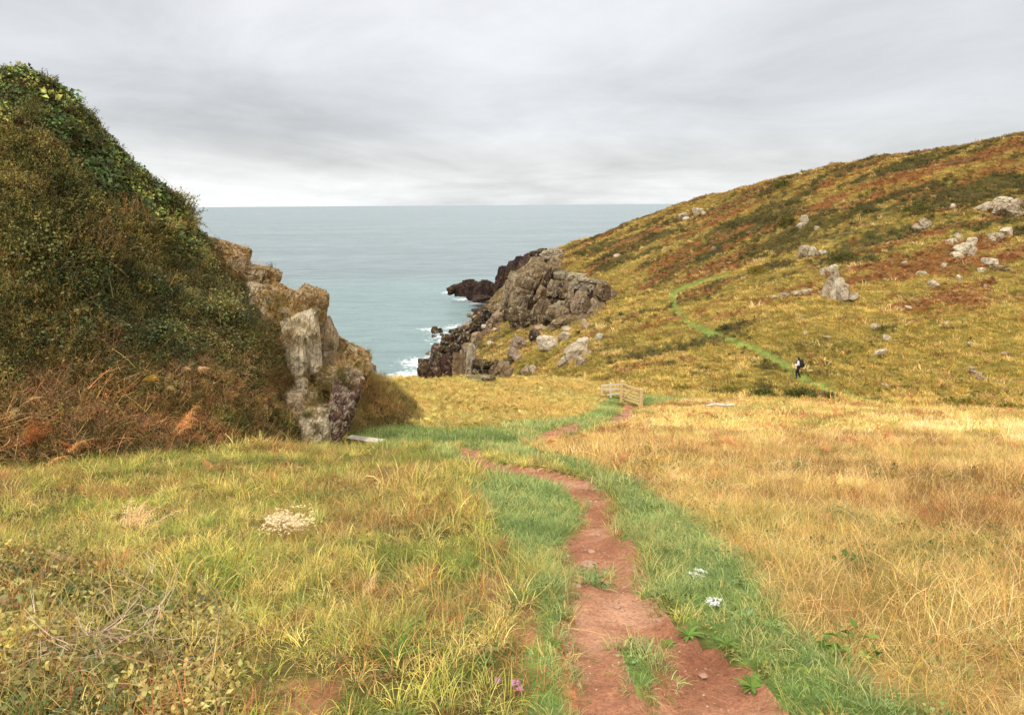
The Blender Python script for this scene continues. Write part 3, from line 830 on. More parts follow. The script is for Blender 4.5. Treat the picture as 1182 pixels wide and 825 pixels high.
# --- long rough grass on the near left slope
T_long = [tuft('grass_tuft', 40, .20, .0045, .07, .55, 1.7, 5, s, .5) for s in (1, 2, 3)] + [tuft('grass_tuft', 36, .15, .004, .10, .8, 1.6, 5, s, .5, dry=.6) for s in (4, 5, 6)] + [tuft('grass_tuft', 24, .19, .0055, .08, .55, 1.8, 6, s, .4, dry=.05) for s in (7,)]
T_longm = [tuft('grass_tuft', 42, .21, .008, .17, .6, 1.5, 4, s) for s in (11, 12, 13)]
T_longf = [tuft('grass_tuft', 36, .22, .016, .28, .6, 1.3, 3, s) for s in (14, 15)]
LP = pal((176, 142, 78), (220, 200, 104), (246, 234, 146), (210, 202, 88), (156, 172, 66), (104, 130, 50), (142, 166, 62), (206, 206, 86), (238, 222, 118), (190, 158, 84), (124, 150, 58))
def put(name, mask, dens, protos, mat, palette, psc, pseed, s0, s1, tilt=.12, rnd=.25, zv=.15, sink=0.0):
    x, y, z, k = spots(mask, dens)
    n = len(x)
    return x, y, z - sink, up_rot(n, tilt), sc3(rng.uniform(s0, s1, n), zv), pick(palette, x, y, psc, pseed, rnd)
def join_put(name, parts, protos_list, mat):
    """several layers, each with its own shapes, become one stuff object each shape set"""
    protos = [p_ for pl in protos_list for p_ in pl]
    return protos
def grow(name, layers, mat):
    """layers: (mask, density, protos, palette, patch scale, seed, s0, s1, tilt, rnd)"""
    xyz, rot, scl, tint, vid, protos = [], [], [], [], [], []
    for (mask, dens, pr, palette, psc, pseed, s0, s1, tilt, rnd) in layers:
        x, y, z, k = spots(mask, dens); n = len(x)
        if n == 0: continue
        xyz.append(np.stack([x, y, z], -1)); rot.append(up_rot(n, tilt)); scl.append(sc3(rng.uniform(s0, s1, n) * NEARK[k] * np.where(np.isin(fzone[k], (Z_LONG, Z_STRAW)), TUS[k], 1.0))); tint.append(pick(palette, x * (.5 if psc < .23 else 1), y, psc, pseed, rnd))
        vid.append(rng.integers(0, len(pr), n) + len(protos)); protos += pr
    o = scatter(name, np.concatenate(xyz), np.concatenate(rot), np.concatenate(scl), np.concatenate(tint), protos, mat)
    o.data.attributes['vid'].data.foreach_set('value', np.concatenate(vid).astype(np.int32))
    print(name, len(o.data.vertices))
    return o
# instance order follows the names of the shapes, so every shape gets an ordered name
_cnt = [0]
def order(protos):
    for p_ in protos:
        _cnt[0] += 1; p_.name = '%s_%04d' % (p_.name.split('.')[0], _cnt[0])
    return protos
for L_ in (T_long, T_longm, T_longf): order(L_)
T_leafy = order([leafy('low_leaves', 34, .13, .10, .034, .022, s, .6, 3) for s in (21, 22, 23)])
T_thatch = order([tuft('thatch', 34, .22, .0038, .2, 1.15, .5, 4, s, .6, dry=.3, radial=False) for s in (31, 32, 33)])
NEARK = np.clip(.45 + FD * .11, .6, 1.0)
DN = np.clip((fbm2(CX * 1.6, CY * 1.6, 299, 3) - .25) * 3.2, .55, 1.25)
lz = zin(Z_LONG, Z_LEAFY, Z_BARE)
dl = np.where(fzone == Z_LEAFY, .22, np.where(fzone == Z_BARE, .25, 1.0))
TUS = np.clip((fbm2(CX * .9, CY * .9, 297, 3) - .2) * 2.2, .72, 1.5)
GPATCH = fbm2(CX * .7, CY * .7, 296, 4)
RPATCH = fbm2(CX * .6 + 9, CY * .6, 295, 4)
grow('long_grass', [
    (lz & near, 105 * dl * DN, T_long, LP, .95, 301, .55, 1.1, .2, .26),
    (lz & mid, 60 * dl * DN, T_longm, LP, .8, 301, .6, 1.05, .12, .22),
    (lz & far, 26 * dl, T_longf, LP, .55, 301, .6, 1.0, .12, .22),
    (lz & near & (GPATCH > .60), 30, T_long[:6], pal((84, 120, 58), (112, 146, 72), (140, 160, 80), (96, 124, 60)), .9, 307, .55, .85, .2, .3),
    (lz & (FD < 14) & (RPATCH > .62), 26, T_thatch, pal((176, 112, 66), (196, 136, 84), (150, 90, 56)), .9, 308, .7, 1.1, .1, .3),
    (lz & (FD < 17), 36, T_thatch, pal((176, 156, 84), (206, 186, 106), (156, 132, 70), (140, 140, 64)), .8, 305, .6, 1.1, .1, .4)], VEG)
GPATCH0 = fbm2(CX * .8 + 31, CY * .8 + 7, 290, 4)
grow('low_leaves', [(zin(Z_LEAFY) & (FD < 12), 150, T_leafy, pal((56, 72, 30), (96, 110, 44), (176, 164, 78), (140, 104, 58), (84, 100, 42), (196, 184, 96)), 1.2, 311, .7, 1.3, .25, .35),
                    (zin(Z_LONG) & (FD < 9), 7, T_leafy, pal((110, 120, 48), (150, 150, 62), (160, 120, 62)), 1.0, 312, .7, 1.2, .25, .35),
                    (zin(Z_STRAW) & (FD < 16) & (GPATCH0 > .56), 26, T_leafy, pal((84, 104, 42), (120, 130, 52), (160, 150, 66)), 1.0, 312, .8, 1.4, .25, .35),
                    (zin(Z_LONG) & (FD < 12) & (GPATCH0 > .57), 36, T_leafy, pal((76, 96, 40), (120, 130, 54), (170, 150, 70)), 1.0, 314, .7, 1.3, .25, .35),
                    (zin(Z_GREEN) & (FD < 10), 16, T_leafy, pal((100, 132, 62), (130, 160, 84)), 1.0, 313, .5, .9, .25, .35)], LEAFM)
# --- short green turf beside the path
T_short = order([tuft('turf_tuft', 50, .085, .0036, .08, .6, 1.3, 3, s, .5, dry=.15) for s in (41, 42, 43)])
T_shortm = order([tuft('turf_tuft', 40, .12, .009, .17, .55, 1.0, 3, s, dry=.12) for s in (44, 45)])
T_shortf = order([tuft('turf_tuft', 36, .13, .017, .3, .55, 1.0, 2, s, dry=.12) for s in (46, 47)])
GP = pal((118, 142, 74), (138, 166, 96), (160, 180, 108), (188, 182, 106), (142, 168, 92), (124, 156, 92), (172, 172, 98))
gz = zin(Z_GREEN)
edge = zin(Z_SOIL)
so_ = edge.reshape(NY - 1, NX - 1); ns_ = ~so_; bd_ = np.zeros_like(so_)
bd_[1:-1, 1:-1] = so_[1:-1, 1:-1] & (ns_[:-2, 1:-1] | ns_[2:, 1:-1] | ns_[1:-1, :-2] | ns_[1:-1, 2:])
BORDER = bd_.ravel()       # the ragged rim where turf breaks into the soil
grow('short_grass', [
    (gz & near, 150, T_short, GP, .9, 401, .55, 1.25, .15, .28), (gz & mid, 46, T_shortm, GP, .7, 401, .7, 1.3, .12, .28), (gz & far, 16, T_shortf, GP, .5, 401, .7, 1.3, .1, .28),
    (zin(Z_LONG, Z_BARE) & near, 16, T_short, pal((150, 150, 62), (180, 166, 80)), .7, 402, .7, 1.3, .15, .3),
    (edge & near, 1.2, T_short, GP, .7, 401, .3, .7, .2, .28), (BORDER & near, 55, T_short, pal((128, 150, 72), (176, 172, 92), (196, 170, 106)), 1.5, 405, .3, .8, .3, .4),
    (zin(Z_HPATH), 4, T_shortf, pal((124, 148, 70), (150, 164, 84)), .3, 404, .8, 1.5, .1, .3)], VEG)
# --- straw coloured dead grass on the right
T_straw = order([tuft('straw_tuft', 46, .24, .0036, .15, 1.05, .8, 5, s, .6, radial=False, dry=.5, dryc=(1.25, 1.22, 1.2)) for s in (51, 52, 53, 54)])
T_strawm = order([tuft('straw_tuft', 46, .25, .0065, .24, 1.0, .8, 4, s, .6, radial=False, dry=.5, dryc=(1.25, 1.22, 1.2)) for s in (55, 56, 57)])
T_strawf = order([tuft('straw_tuft', 42, .24, .014, .36, .95, .9, 3, s, .6, radial=False, dry=.5, dryc=(1.25, 1.22, 1.2)) for s in (58, 59)])
SP_ = pal((140, 104, 52), (210, 176, 92), (236, 208, 122), (252, 238, 178), (236, 212, 110), (176, 134, 72), (228, 210, 106), (164, 164, 76), (246, 230, 150), (206, 166, 90), (240, 218, 120), (146, 142, 66))
sz_ = zin(Z_STRAW)
grow('dry_grass', [
    (sz_ & near, 92 * DN, T_straw, SP_, .75, 501, .5, 1.0, .3, .24), (sz_ & mid, 52 * DN, T_strawm, SP_, .6, 501, .5, .95, .25, .22), (sz_ & far, 22, T_strawf, SP_, .35, 501, .6, 1.15, .15, .22),
    (sz_ & (FD < 17), 40, T_thatch, pal((206, 172, 106), (232, 204, 142), (176, 132, 80), (196, 164, 92)), .6, 504, .7, 1.2, .15, .4),
    (zin(Z_SCAR), 14, T_strawf, pal((236, 206, 146), (246, 224, 170)), .3, 502, .4, .8, .15, .3),
    (sz_ & near, 12, T_long, pal((176, 160, 66), (206, 180, 90), (140, 140, 54)), .6, 503, .5, .9, .2, .3)], VEG)
# --- low bracken: yellow-brown strip, and browned pieces in the straw
T_fern = order([frond_clump('bracken_clump', 6, .34, s, .12, .7, .9, True, (1, 1, 1), .36, 8) for s in (61, 62, 63)])
T_fernf = order([frond_clump('bracken_clump', 7, .5, s, .2, .8, .9, True, (1, 1, 1), .4, 6) for s in (64, 65)])
BP = pal((156, 134, 60), (206, 182, 88), (190, 144, 76), (222, 198, 106), (140, 136, 60), (186, 130, 70), (196, 182, 84))
hz_ = zin(Z_HILL)
grow('low_bracken', [
    (zin(Z_BRACK), 7, T_fernf, BP, .28, 601, .35, .8, .3, .35), (zin(Z_BRACK), 26, T_strawf, pal((214, 188, 98), (190, 154, 78), (160, 154, 70), (140, 144, 64), (222, 200, 116)), .3, 602, .6, 1.0, .15, .3),
    (sz_ & (FD < 14), 1.8 * (fbm2(CX * .5, CY * .5, 603, 3) > .52), T_fern, pal((170, 100, 56), (186, 122, 64), (206, 146, 84)), .5, 604, .6, 1.1, .3, .3),
    (sz_ & (FD >= 14), 1.0 * (fbm2(CX * .3, CY * .3, 603, 3) > .5), T_fernf, pal((186, 112, 60), (206, 140, 76)), .4, 605, .6, 1.0, .3, .3),
    (lz & (FD < 16), .8 * (fbm2(CX * .6, CY * .6, 606, 3) > .5), T_fern, pal((170, 96, 56), (190, 130, 72)), .5, 604, .5, 1.0, .3, .3)], DRYM)

# --- the hill: rough pasture, russet bracken, dark heath
T_hill = order([tuft('pasture_tuft', 46, .30, .028, .42, .7, 1.0, 3, s, dry=.35) for s in (71, 72, 73)])
T_rus = order([frond_clump('bracken_clump', 9, .62, s, .3, .8, .8, True, (1, 1, 1), .4, 5) for s in (74, 75)])
T_heath = order([shrublet('heath', 34, .32, .42, 9, .075, .04, s) for s in (76, 77, 78)])
TMPD = np.clip(90 / FD, .8, 1.6)
HP = pal((120, 112, 46), (176, 160, 66), (214, 190, 92), (186, 166, 72), (140, 138, 56), (232, 206, 116), (184, 146, 74), (200, 180, 80), (124, 116, 48), (222, 198, 104))
HP2 = pal((150, 108, 50), (176, 132, 62), (132, 84, 44), (196, 156, 80))
band = sstep(235, 170, FV) * (FU > 760)
grow('pasture', [
    (hz_, 3.4 * TMPD, T_hill, HP, .22, 701, .5, 1.3, .15, .34),
    (hz_, .12, T_hill, pal((236, 214, 150), (214, 180, 110), (120, 112, 50), (196, 150, 96)), .4, 705, 1.2, 2.0, .15, .5),
    (hz_ & (FV > 325), 1.6 * TMPD, T_hill, pal((176, 172, 72), (206, 194, 88), (156, 156, 62), (226, 208, 112), (144, 142, 56)), .2, 706, .5, 1.0, .15, .35),
    (hz_ & (FV < 250) & (FU > 640), 1.6, T_hill, HP2, .12, 702, .5, 1.0, .15, .3),
    (zin(Z_RUSSET, Z_DARK), 1.5, T_hill, HP2, .16, 703, .5, 1.0, .15, .3),
    (zin(Z_CLIFF) & (SLOPE[FACES[:, 0]] < 1.15) & (CZc > 5), .8, T_hill, HP, .16, 701, .6, 1.0, .15, .3)], VEG)
grow('russet_bracken', [(zin(Z_RUSSET), 1.7, T_rus, pal((160, 114, 68), (186, 136, 82), (144, 98, 58), (200, 160, 92), (150, 124, 60)), .14, 711, .6, 1.1, .2, .3),
                        (hz_, .10, T_rus, pal((170, 120, 70), (196, 150, 82)), .14, 711, .6, 1.0, .2, .3)], DRYM)
hn = fbm2(CX * .13, CY * .13, 721, 4)
grow('heath', [(zin(Z_DARK) & (hn > .42), 2.6, T_heath, pal((84, 90, 42), (112, 112, 52), (128, 108, 60), (96, 106, 48), (140, 130, 62)), .3, 722, .5, 1.5, .15, .3),
               (hz_ & (hn > .60), .9, T_heath, pal((84, 86, 34), (104, 96, 40)), .14, 723, .4, .8, .15, .3),
               (zin(Z_RUSSET) & (hn > .55), .5, T_heath, pal((84, 76, 34), (110, 76, 42)), .14, 724, .4, .9, .15, .3)], LEAFM)

# --- the bank: heather, bramble, ivy and dead growth
mz = zin(Z_MOUND)
IVY = [(-300, 60), (40, 66), (115, 125), (178, 185), (216, 238), (206, 262), (172, 250), (118, 238), (78, 192), (52, 152), (40, 122), (20, 140), (-300, 170)]
IVY2 = [(192, 268), (225, 262), (252, 280), (250, 292), (215, 288)]
ROCKY = [(222, 276), (262, 276), (300, 300), (345, 340), (385, 388), (416, 440), (402, 505), (352, 505), (318, 470), (308, 440), (322, 390), (316, 350), (262, 322)]
DEAD = [(-300, 425), (60, 420), (150, 430), (260, 420), (330, 400), (345, 520), (200, 545), (-300, 590)]
BRAM = [(40, 330), (300, 320), (318, 380), (300, 410), (140, 430), (60, 400)]
mu = FU + (fbm2(CX * 1.5, CY * 1.5 + CZc, 801, 3) - .5) * 130 + (rng.random(len(FU)) - .5) * 50; mv = FV + (fbm2(CX * 1.1, CY * 1.1 + CZc, 802, 4) - .5) * 150 + (rng.random(len(FU)) - .5) * 50
front = mz & (FD < 26)
iu = FU + (mu - FU) * .3; iw = FV + (mv - FV) * .25
iv = front & (inpoly(iu, iw, IVY) | inpoly(FU, FV, IVY2)); rk = front & inpoly(FU, FV, ROCKY); dd = front & inpoly(mu, mv, DEAD) & ~rk; br = front & inpoly(mu, mv, BRAM) & ~dd & ~rk
back_ = front & (FU > 368) & (CY > 17.2)
he = front & ~iv & ~rk & ~dd & ~back_; rk = rk & ~back_; front_ = front
T_heather = order([shrublet('heather', 26, .12, .30, 13, .026, .013, s) for s in (81, 82, 83)])
T_bush = order([shrublet('scrub', 60, .5, .62, 15, .036, .018, s) for s in (181, 182, 183)])
T_bushl = order([leafy('scrub_leaves', 150, .42, .55, .06, .042, s, .8, 10) for s in (184, 185)])
T_ivy = order([leafy('ivy', 30, .24, .07, .085, .08, s, .45, 2) for s in (84, 85)])
T_bram = order([leafy('bramble', 26, .22, .2, .07, .05, s, .7, 5) for s in (86, 87)])
T_wiry = order([wiry('dead_stems', 9, .14, .5, s) for s in (88, 89)])
T_deadg = order([tuft('dead_grass', 26, .26, .0045, .24, 1.1, .35, 4, s, .7, dry=.4, radial=False) for s in (90, 91)])
T_fernd = order([frond_clump('bracken_clump', 5, .55, s, .14, .7, 1.1, True, (1, 1, 1), .34, 11) for s in (92, 93)])
def drape(name, layers, mat):
    """as grow, but the plants stand out from the slope"""
    xyz, rot, scl, tint, vid, protos = [], [], [], [], [], []
    for (mask, dens, pr, palette, psc, pseed, s0, s1, mixup, rnd) in layers:
        x, y, z, k = spots(mask, dens); n = len(x)
        nn = normal(x, y, .15) * (1 - mixup) + np.array([[0, 0, 1.0]]) * mixup + rng.normal(0, .18, (n, 3))
        nn /= np.linalg.norm(nn, axis=1, keepdims=True)
        cl_ = np.clip((fbm2(x * 1.4 + z, y * 1.4 - z, 803, 3) - .22) * 2.3, .72, 1.55)
        xyz.append(np.stack([x, y, z], -1)); rot.append(euler_from_up(nn, rng.uniform(0, 6.283, n))); scl.append(sc3(rng.uniform(s0, s1, n) * cl_)); tint.append(pick(palette, x + z * .7, y + z * .5, psc, pseed, rnd))
        vid.append(rng.integers(0, len(pr), n) + len(protos)); protos += pr
    o = scatter(name, np.concatenate(xyz), np.concatenate(rot), np.concatenate(scl), np.concatenate(tint), protos, mat)
    o.data.attributes['vid'].data.foreach_set('value', np.concatenate(vid).astype(np.int32))
    print(name, len(o.data.vertices)); return o
MP = pal((58, 68, 28), (116, 120, 52), (156, 150, 70), (88, 98, 42), (140, 116, 60), (76, 92, 38), (136, 134, 58), (176, 166, 86))
drape('heather', [(br, 40, T_heather, pal((84, 90, 42), (116, 112, 52), (96, 92, 44)), .9, 834, .6, 1.1, .4, .3), (he & ~br, 92, T_heather, MP, 1.2, 811, .6, 1.25, .45, .3), (rk, 60, T_heather, pal((128, 108, 54), (110, 104, 50), (150, 112, 64)), .8, 812, .4, .8, .4, .3),
                  (iv, 22, T_heather, pal((84, 76, 34), (104, 84, 42)), .8, 812, .6, 1.1, .4, .3), (mz & (FD >= 26), 16, T_heather, pal((176, 140, 68), (150, 124, 60), (196, 156, 80)), .5, 813, .7, 1.3, .4, .3), (dd, 66, T_heather, pal((166, 130, 76), (112, 112, 52), (196, 164, 88), (96, 104, 46), (200, 146, 92)), .8, 812, .5, 1.0, .5, .3)], LEAFM)
drape('scrub', [((he | br) & (fbm2(CX * 1.1 + CZc, CY * 1.1 - CZc, 861, 3) > .44), 2.6, T_bush, pal((58, 68, 30), (110, 108, 50), (150, 134, 66), (84, 92, 40), (134, 106, 58), (70, 80, 34)), 1.6, 862, .5, 1.15, .45, .45),
    ((he | br) & (FV > 230), 2.2, T_bushl, pal((66, 82, 36), (100, 116, 50), (140, 142, 66)), 1.2, 863, .5, 1.0, .45, .45),
    (iv, .8, T_bushl, pal((84, 106, 44), (130, 146, 58), (104, 120, 48)), 1.2, 865, .4, .8, .45, .45), (dd, .8, T_bush, pal((96, 96, 44), (140, 110, 62), (120, 84, 52), (84, 90, 40)), 1.6, 864, .4, .8, .5, .45)], LEAFM)
drape('ivy', [(iv, 60, T_ivy, pal((84, 108, 42), (134, 152, 54), (176, 184, 68), (224, 220, 108), (112, 134, 50), (150, 160, 60)), .8, 821, .6, 1.15, .15, .3)], LEAFM)
drape('brambles', [(dd, 12, T_bram, pal((84, 100, 46), (120, 126, 60), (150, 140, 72)), .9, 833, .5, 1.0, .35, .3), (br, 60, T_bram, pal((70, 84, 38), (92, 104, 46), (120, 126, 56), (78, 90, 40), (140, 130, 64)), .9, 831, .6, 1.2, .35, .3), (he & ~br, 6, T_bram, pal((76, 80, 32), (120, 112, 46)), .9, 832, .5, 1.0, .35, .3)], LEAFM)
drape('dead_undergrowth', [(dd, 64, T_deadg, pal((186, 146, 98), (238, 202, 142), (150, 108, 70), (226, 204, 126), (150, 150, 74), (212, 152, 98)), .8, 841, .6, 1.1, .5, .3), (dd, 1.5, T_fernd, pal((206, 148, 100), (228, 178, 120), (176, 120, 80), (214, 184, 108)), .8, 842, .45, .85, .5, .3),
                           (dd, 14, T_wiry, pal((176, 150, 120), (150, 120, 92)), .8, 843, .6, 1.1, .5, .3), (he, 5, T_wiry, pal((176, 146, 106), (134, 104, 76)), .8, 844, .7, 1.4, .3, .3),
                           (he | br, 9, T_deadg, pal((150, 120, 62), (170, 140, 74)), .8, 845, .5, 1.0, .4, .3), (br, 4.5, T_wiry, pal((176, 150, 120), (150, 120, 92)), .8, 843, .7, 1.3, .4, .3),
                           (back_, 40, T_strawm, pal((176, 156, 74), (206, 186, 98), (140, 136, 60), (190, 150, 80)), .8, 847, .6, 1.0, .5, .4), (back_, 8, T_bush, pal((104, 104, 46), (140, 130, 60), (120, 100, 52)), 1.2, 848, .3, .6, .5, .4), (rk | back_, 16, T_deadg, pal((176, 146, 84), (150, 140, 66), (190, 150, 86)), .8, 846, .35, .7, .4, .3)], DRYM)

# --- grit and pebbles on the trodden soil
PEB = []
for s_ in range(4):
    p_, f_ = (lambda r: (r.normal(0, .08, (42, 3)), None))(np.random.default_rng(s_))
    bm = bmesh.new(); bmesh.ops.create_icosphere(bm, subdivisions=2, radius=1.0); r_ = np.random.default_rng(s_ + 50)
    for v_ in bm.verts: v_.co = Vector((v_.co.x * (1 + r_.normal(0, .12)), v_.co.y * .8 * (1 + r_.normal(0, .12)), v_.co.z * .55 * (1 + r_.normal(0, .12))))
    me_ = bpy.data.meshes.new('pebble'); bm.to_mesh(me_); bm.free(); vcol(me_, 'vc', np.ones((len(me_.vertices), 3))); PEB.append(me_)
order(PEB)
STM = mat_veg('grit', 0.0, .9, .15)
grow('gravel', [(zin(Z_SOIL) & (FD < 14), 170, PEB, pal((150, 108, 84), (176, 132, 104), (190, 154, 128), (130, 92, 72)), 2.0, 951, .003, .009, .3, .4),
                (zin(Z_SOIL) & (FD < 14), 4, PEB, pal((176, 140, 114), (196, 166, 142)), 2.0, 952, .010, .02, .3, .4)], STM)
# ------------------------------------------------------------------ rocks
_ico = {}
def ico(level):
    if level not in _ico:
        bm = bmesh.new(); bmesh.ops.create_icosphere(bm, subdivisions=level, radius=1.0)
        _ico[level] = (np.array([v.co[:] for v in bm.verts]), np.array([[v.index for v in f.verts] for f in bm.faces])); bm.free()
    return _ico[level]

def rock_geo(size, seed, level=4, rough=.12, planes=13, block=.5, tilt=(0, 0, 0), joint=1.0):
    """a broken block: a ball cut by flat planes, then weathered. size = full extents (m)"""
    d, f = ico(level); r = np.random.default_rng(seed)
    nn = r.normal(0, 1, (planes, 3)); nn /= np.linalg.norm(nn, axis=1, keepdims=True)
    ax = np.concatenate([np.eye(3), -np.eye(3)]) + r.normal(0, .12, (6, 3)); ax /= np.linalg.norm(ax, axis=1, keepdims=True)
    N_ = np.concatenate([nn, ax]); h = np.concatenate([r.uniform(.66, .98, planes), r.uniform(.58, .8, 6) + (1 - block) * .3])
    dots = d @ N_.T
    rr = np.min(np.where(dots > .05, h / np.maximum(dots, .05), 9), axis=1).clip(.3, 1.15)
    p = d * rr[:, None]
    p = p / (np.abs(p).max(0) + 1e-6)
    q = p * 1.6 + r.uniform(-50, 50, 3)
    n1 = fbm3(q, seed, 3) - .5; n2 = fbm3(q * 3.1, seed + 5, 4, .6) - .5
    crack = np.abs(fbm3(q * np.array([1.6, 1.6, .6]), seed + 9, 3) - .5)
    joints = np.zeros(len(p))
    for j in range(5):                     # straight joints along which the rock has opened
        jn = np.array([r.normal(), r.normal(0, .5), r.normal(0, .35)]) if j < 4 else np.array([r.normal(0, .2), r.normal(0, .2), 1.0]); jn /= np.linalg.norm(jn)
        o_ = r.uniform(-.7, .7); t_ = p @ jn + n1 * .12 - o_
        joints += np.exp(-(t_ / .045) ** 2) * r.uniform(.6, 1.3) + (t_ > 0) * r.uniform(-.45, .45)
    rid = np.abs(fbm3(q * 2.2, seed + 13, 3) - .5)
    if level > 4: n2 = n2 + (fbm3(q * 9, seed + 21, 4, .65) - .5) * .7
    p = p + d * (n1 * rough * 1.1 + n2 * rough * 1.2 - rid * rough * .9 - joints * rough * .55 * joint - np.exp(-(crack / .03) ** 2) * rough * .7)[:, None]
    p = p * np.asarray(size) * .5
    R = np.array(Euler(tilt).to_matrix())
    return p @ R.T, f

class RB:
    def __init__(self): self.v = []; self.f = []; self.t = []; self.n = 0
    def add(self, p, f, tone):
        self.v.append(p); self.f.append(f + self.n); self.t.append(np.tile(np.asarray(tone), (len(p), 1))); self.n += len(p)
    def build(self, name, mat, origin=(0, 0, 0), parent=None):
        o3 = np.asarray(origin)
        me = mesh_np(name, np.concatenate(self.v) - o3, np.concatenate(self.f), True)
        vcol(me, 'tone', np.concatenate(self.t))
        try: me.set_sharp_from_angle(angle=math.radians(28))
        except Exception: pass
        o = link(name, me, mat, parent); o.location = origin
        return o

SEAROCK = ROCKM
HILLROCK = mat_rock('hillside_stone', .85, .8, .15)
BANKROCK = mat_rock('bank_stone', .62, 2.2, .35)
BOULDER = mat_rock('beach_boulder', .25, .6, .12)
TAN, PALE, PINK, DARKP, RED, BROWN = srgb(176, 152, 120), srgb(206, 190, 162), srgb(158, 136, 112), srgb(66, 52, 46), srgb(98, 70, 62), np.array(srgb(146, 120, 92))

def cz(X, Y): return 470 + X / 4.716, 270 + Y / 4.716        # readings taken on an enlargement of the cliff
def place(u, v, w_, h_, deep=1.0, back=.25, vb=None, Yfix=None):
    """world centre and size of a stone seen at (u, v), w_ x h_ px, standing on the land at its foot"""
    x0, Y0, z0 = hit(u, v + h_ * .42) if Yfix is None else (0, Yfix, 0)
    k = Y0 / F
    sx, sz = w_ * k, h_ * k
    sy = sx * deep
    c = P(u, v, Y0 + sy * back)
    return np.array(c), np.array([sx, sy, sz])

# bedrock crags of the cliff (part of the land)
crag = RB()
def add_crag(X, Y, w_, h_, tone, seed, tilt=(0, 0, 0), deep=.8, level=5, rough=.12, block=.6, back=.3):
    u, v = cz(X, Y); c, s = place(u, v, w_ / 4.716, h_ / 4.716, deep, back)
    p, f = rock_geo(s * 1.06, seed, level, rough * 1.3, 12, block, tilt, 1.5)
    crag.add(p + c, f, np.asarray(tone) * .74 * (1 + .16 * math.sin(seed * 3.3)))
L12 = math.radians(12)
for a in [
    (600, 325, 150, 215, TAN, 1, (0, .20, .3)), (640, 300, 110, 190, BROWN, 2, (.1, .25, .8)), (690, 240, 130, 180, TAN, 3, (0, .35, .2)), (735, 250, 120, 170, BROWN, 4, (0, .5, .6)),
    (670, 390, 95, 85, TAN, 5, (0, .1, .4)), (740, 420, 105, 135, BROWN, 6, (0, .15, .1)), (795, 300, 70, 110, TAN, 7, (0, .45, .5)), (830, 420, 120, 130, TAN, 8, (0, .5, .3)),
    (880, 400, 70, 110, BROWN, 9, (0, .3, .1)), (925, 395, 70, 105, PINK, 10, (0, .3, .7)), (970, 390, 60, 100, BROWN, 11, (0, .4, .2)), (1000, 395, 40, 90, PALE, 12, (0, .5, .2)),
    (850, 225, 110, 50, PALE, 13, (0, .15, .2)), (930, 235, 120, 45, PALE, 14, (0, .1, .1)), (990, 278, 165, 75, PALE, 15, (0, .12, .2)), (1070, 320, 100, 110, BROWN, 16, (0, .2, .4)), (1110, 330, 60, 80, TAN, 17, (0, .2, .2)),
    (600, 455, 130, 120, BROWN * .62, 18, (0, .1, .3)), (660, 470, 100, 90, BROWN * .5, 19, (0, .2, .1)), (780, 465, 90, 80, BROWN * .5, 20, (0, .1, .6)), (560, 400, 60, 110, DARKP, 21, (0, .1, .1)),  # one block's darkened brown at the crag foot stands in for a cave's shadow
    (860, 480, 190, 70, BROWN, 22, (0, -.25, .1)), (780, 110, 120, 60, PALE, 23, (0, -.1, .2)), (725, 115, 90, 60, DARKP, 24, (0, -.4, .3)), (810, 160, 70, 70, TAN, 25, (0, .2, .2)),
    (880, 330, 120, 60, BROWN, 26, (0, .2, .3)), (740, 330, 90, 90, BROWN, 27, (0, .4, .3)), (560, 290, 70, 90, BROWN, 28, (0, .1, .2)),
    # near foot of the cliff, ribs standing on edge
    (420, 735, 160, 110, DARKP, 30, (0, .05, .2)), (340, 690, 50, 190, PALE, 31, (0, .18, .2)), (300, 705, 55, 190, TAN, 32, (0, .16, .5)), (265, 715, 50, 170, BROWN, 33, (0, .15, .1)), (215, 725, 70, 160, RED, 34, (0, .12, .3)),
    (160, 745, 70, 130, RED, 35, (0, .15, .2)), (105, 755, 90, 100, RED, 36, (0, -.1, .2)), (250, 640, 60, 110, DARKP, 37, (0, .5, .2)), (300, 590, 70, 110, DARKP, 38, (0, .5, .2)), (380, 790, 160, 45, PALE, 39, (0, -.05, .1)),
    (520, 745, 90, 110, TAN, 40, (0, .5, .2)), (480, 730, 60, 100, BROWN, 41, (0, .4, .2)), (560, 700, 90, 50, DARKP, 42, (0, .1, .2)), (440, 790, 80, 50, BROWN, 43, (0, .1, .5))]:
    add_crag(*a)
rr = np.random.default_rng(77)
CP1 = [(540, 230), (640, 160), (700, 130), (790, 190), (1000, 260), (1110, 330), (1060, 400), (860, 460), (640, 500), (540, 440)]
nfill = 0
while nfill < 46:
    X_, Y_ = rr.uniform(530, 1110), rr.uniform(130, 500)
    if not inpoly(np.array([X_]), np.array([Y_]), CP1)[0]: continue
    nfill += 1
    add_crag(X_, Y_, rr.uniform(28, 80), rr.uniform(45, 120), [TAN, BROWN, DARKP, PALE, TAN, DARKP][rr.integers(0, 6)], 700 + nfill, (rr.normal(0, .1), rr.uniform(.15, .55), rr.uniform(0, .8)), .8, 4, .14, .5)
for k_ in range(16):                      # dark wet foot along the water
    t_ = k_ / 15.0
    add_crag(70 + 380 * t_ + rr.normal(0, 12), 745 - 330 * t_ ** .9 + rr.normal(0, 12), rr.uniform(50, 80), rr.uniform(60, 110), [DARKP, RED, DARKP][k_ % 3], 760 + k_, (0, rr.uniform(0, .4), rr.uniform(0, .8)), .8, 4, .14, .5)
o = crag.build('cliff', ROCKM); tag(o, kind='structure')

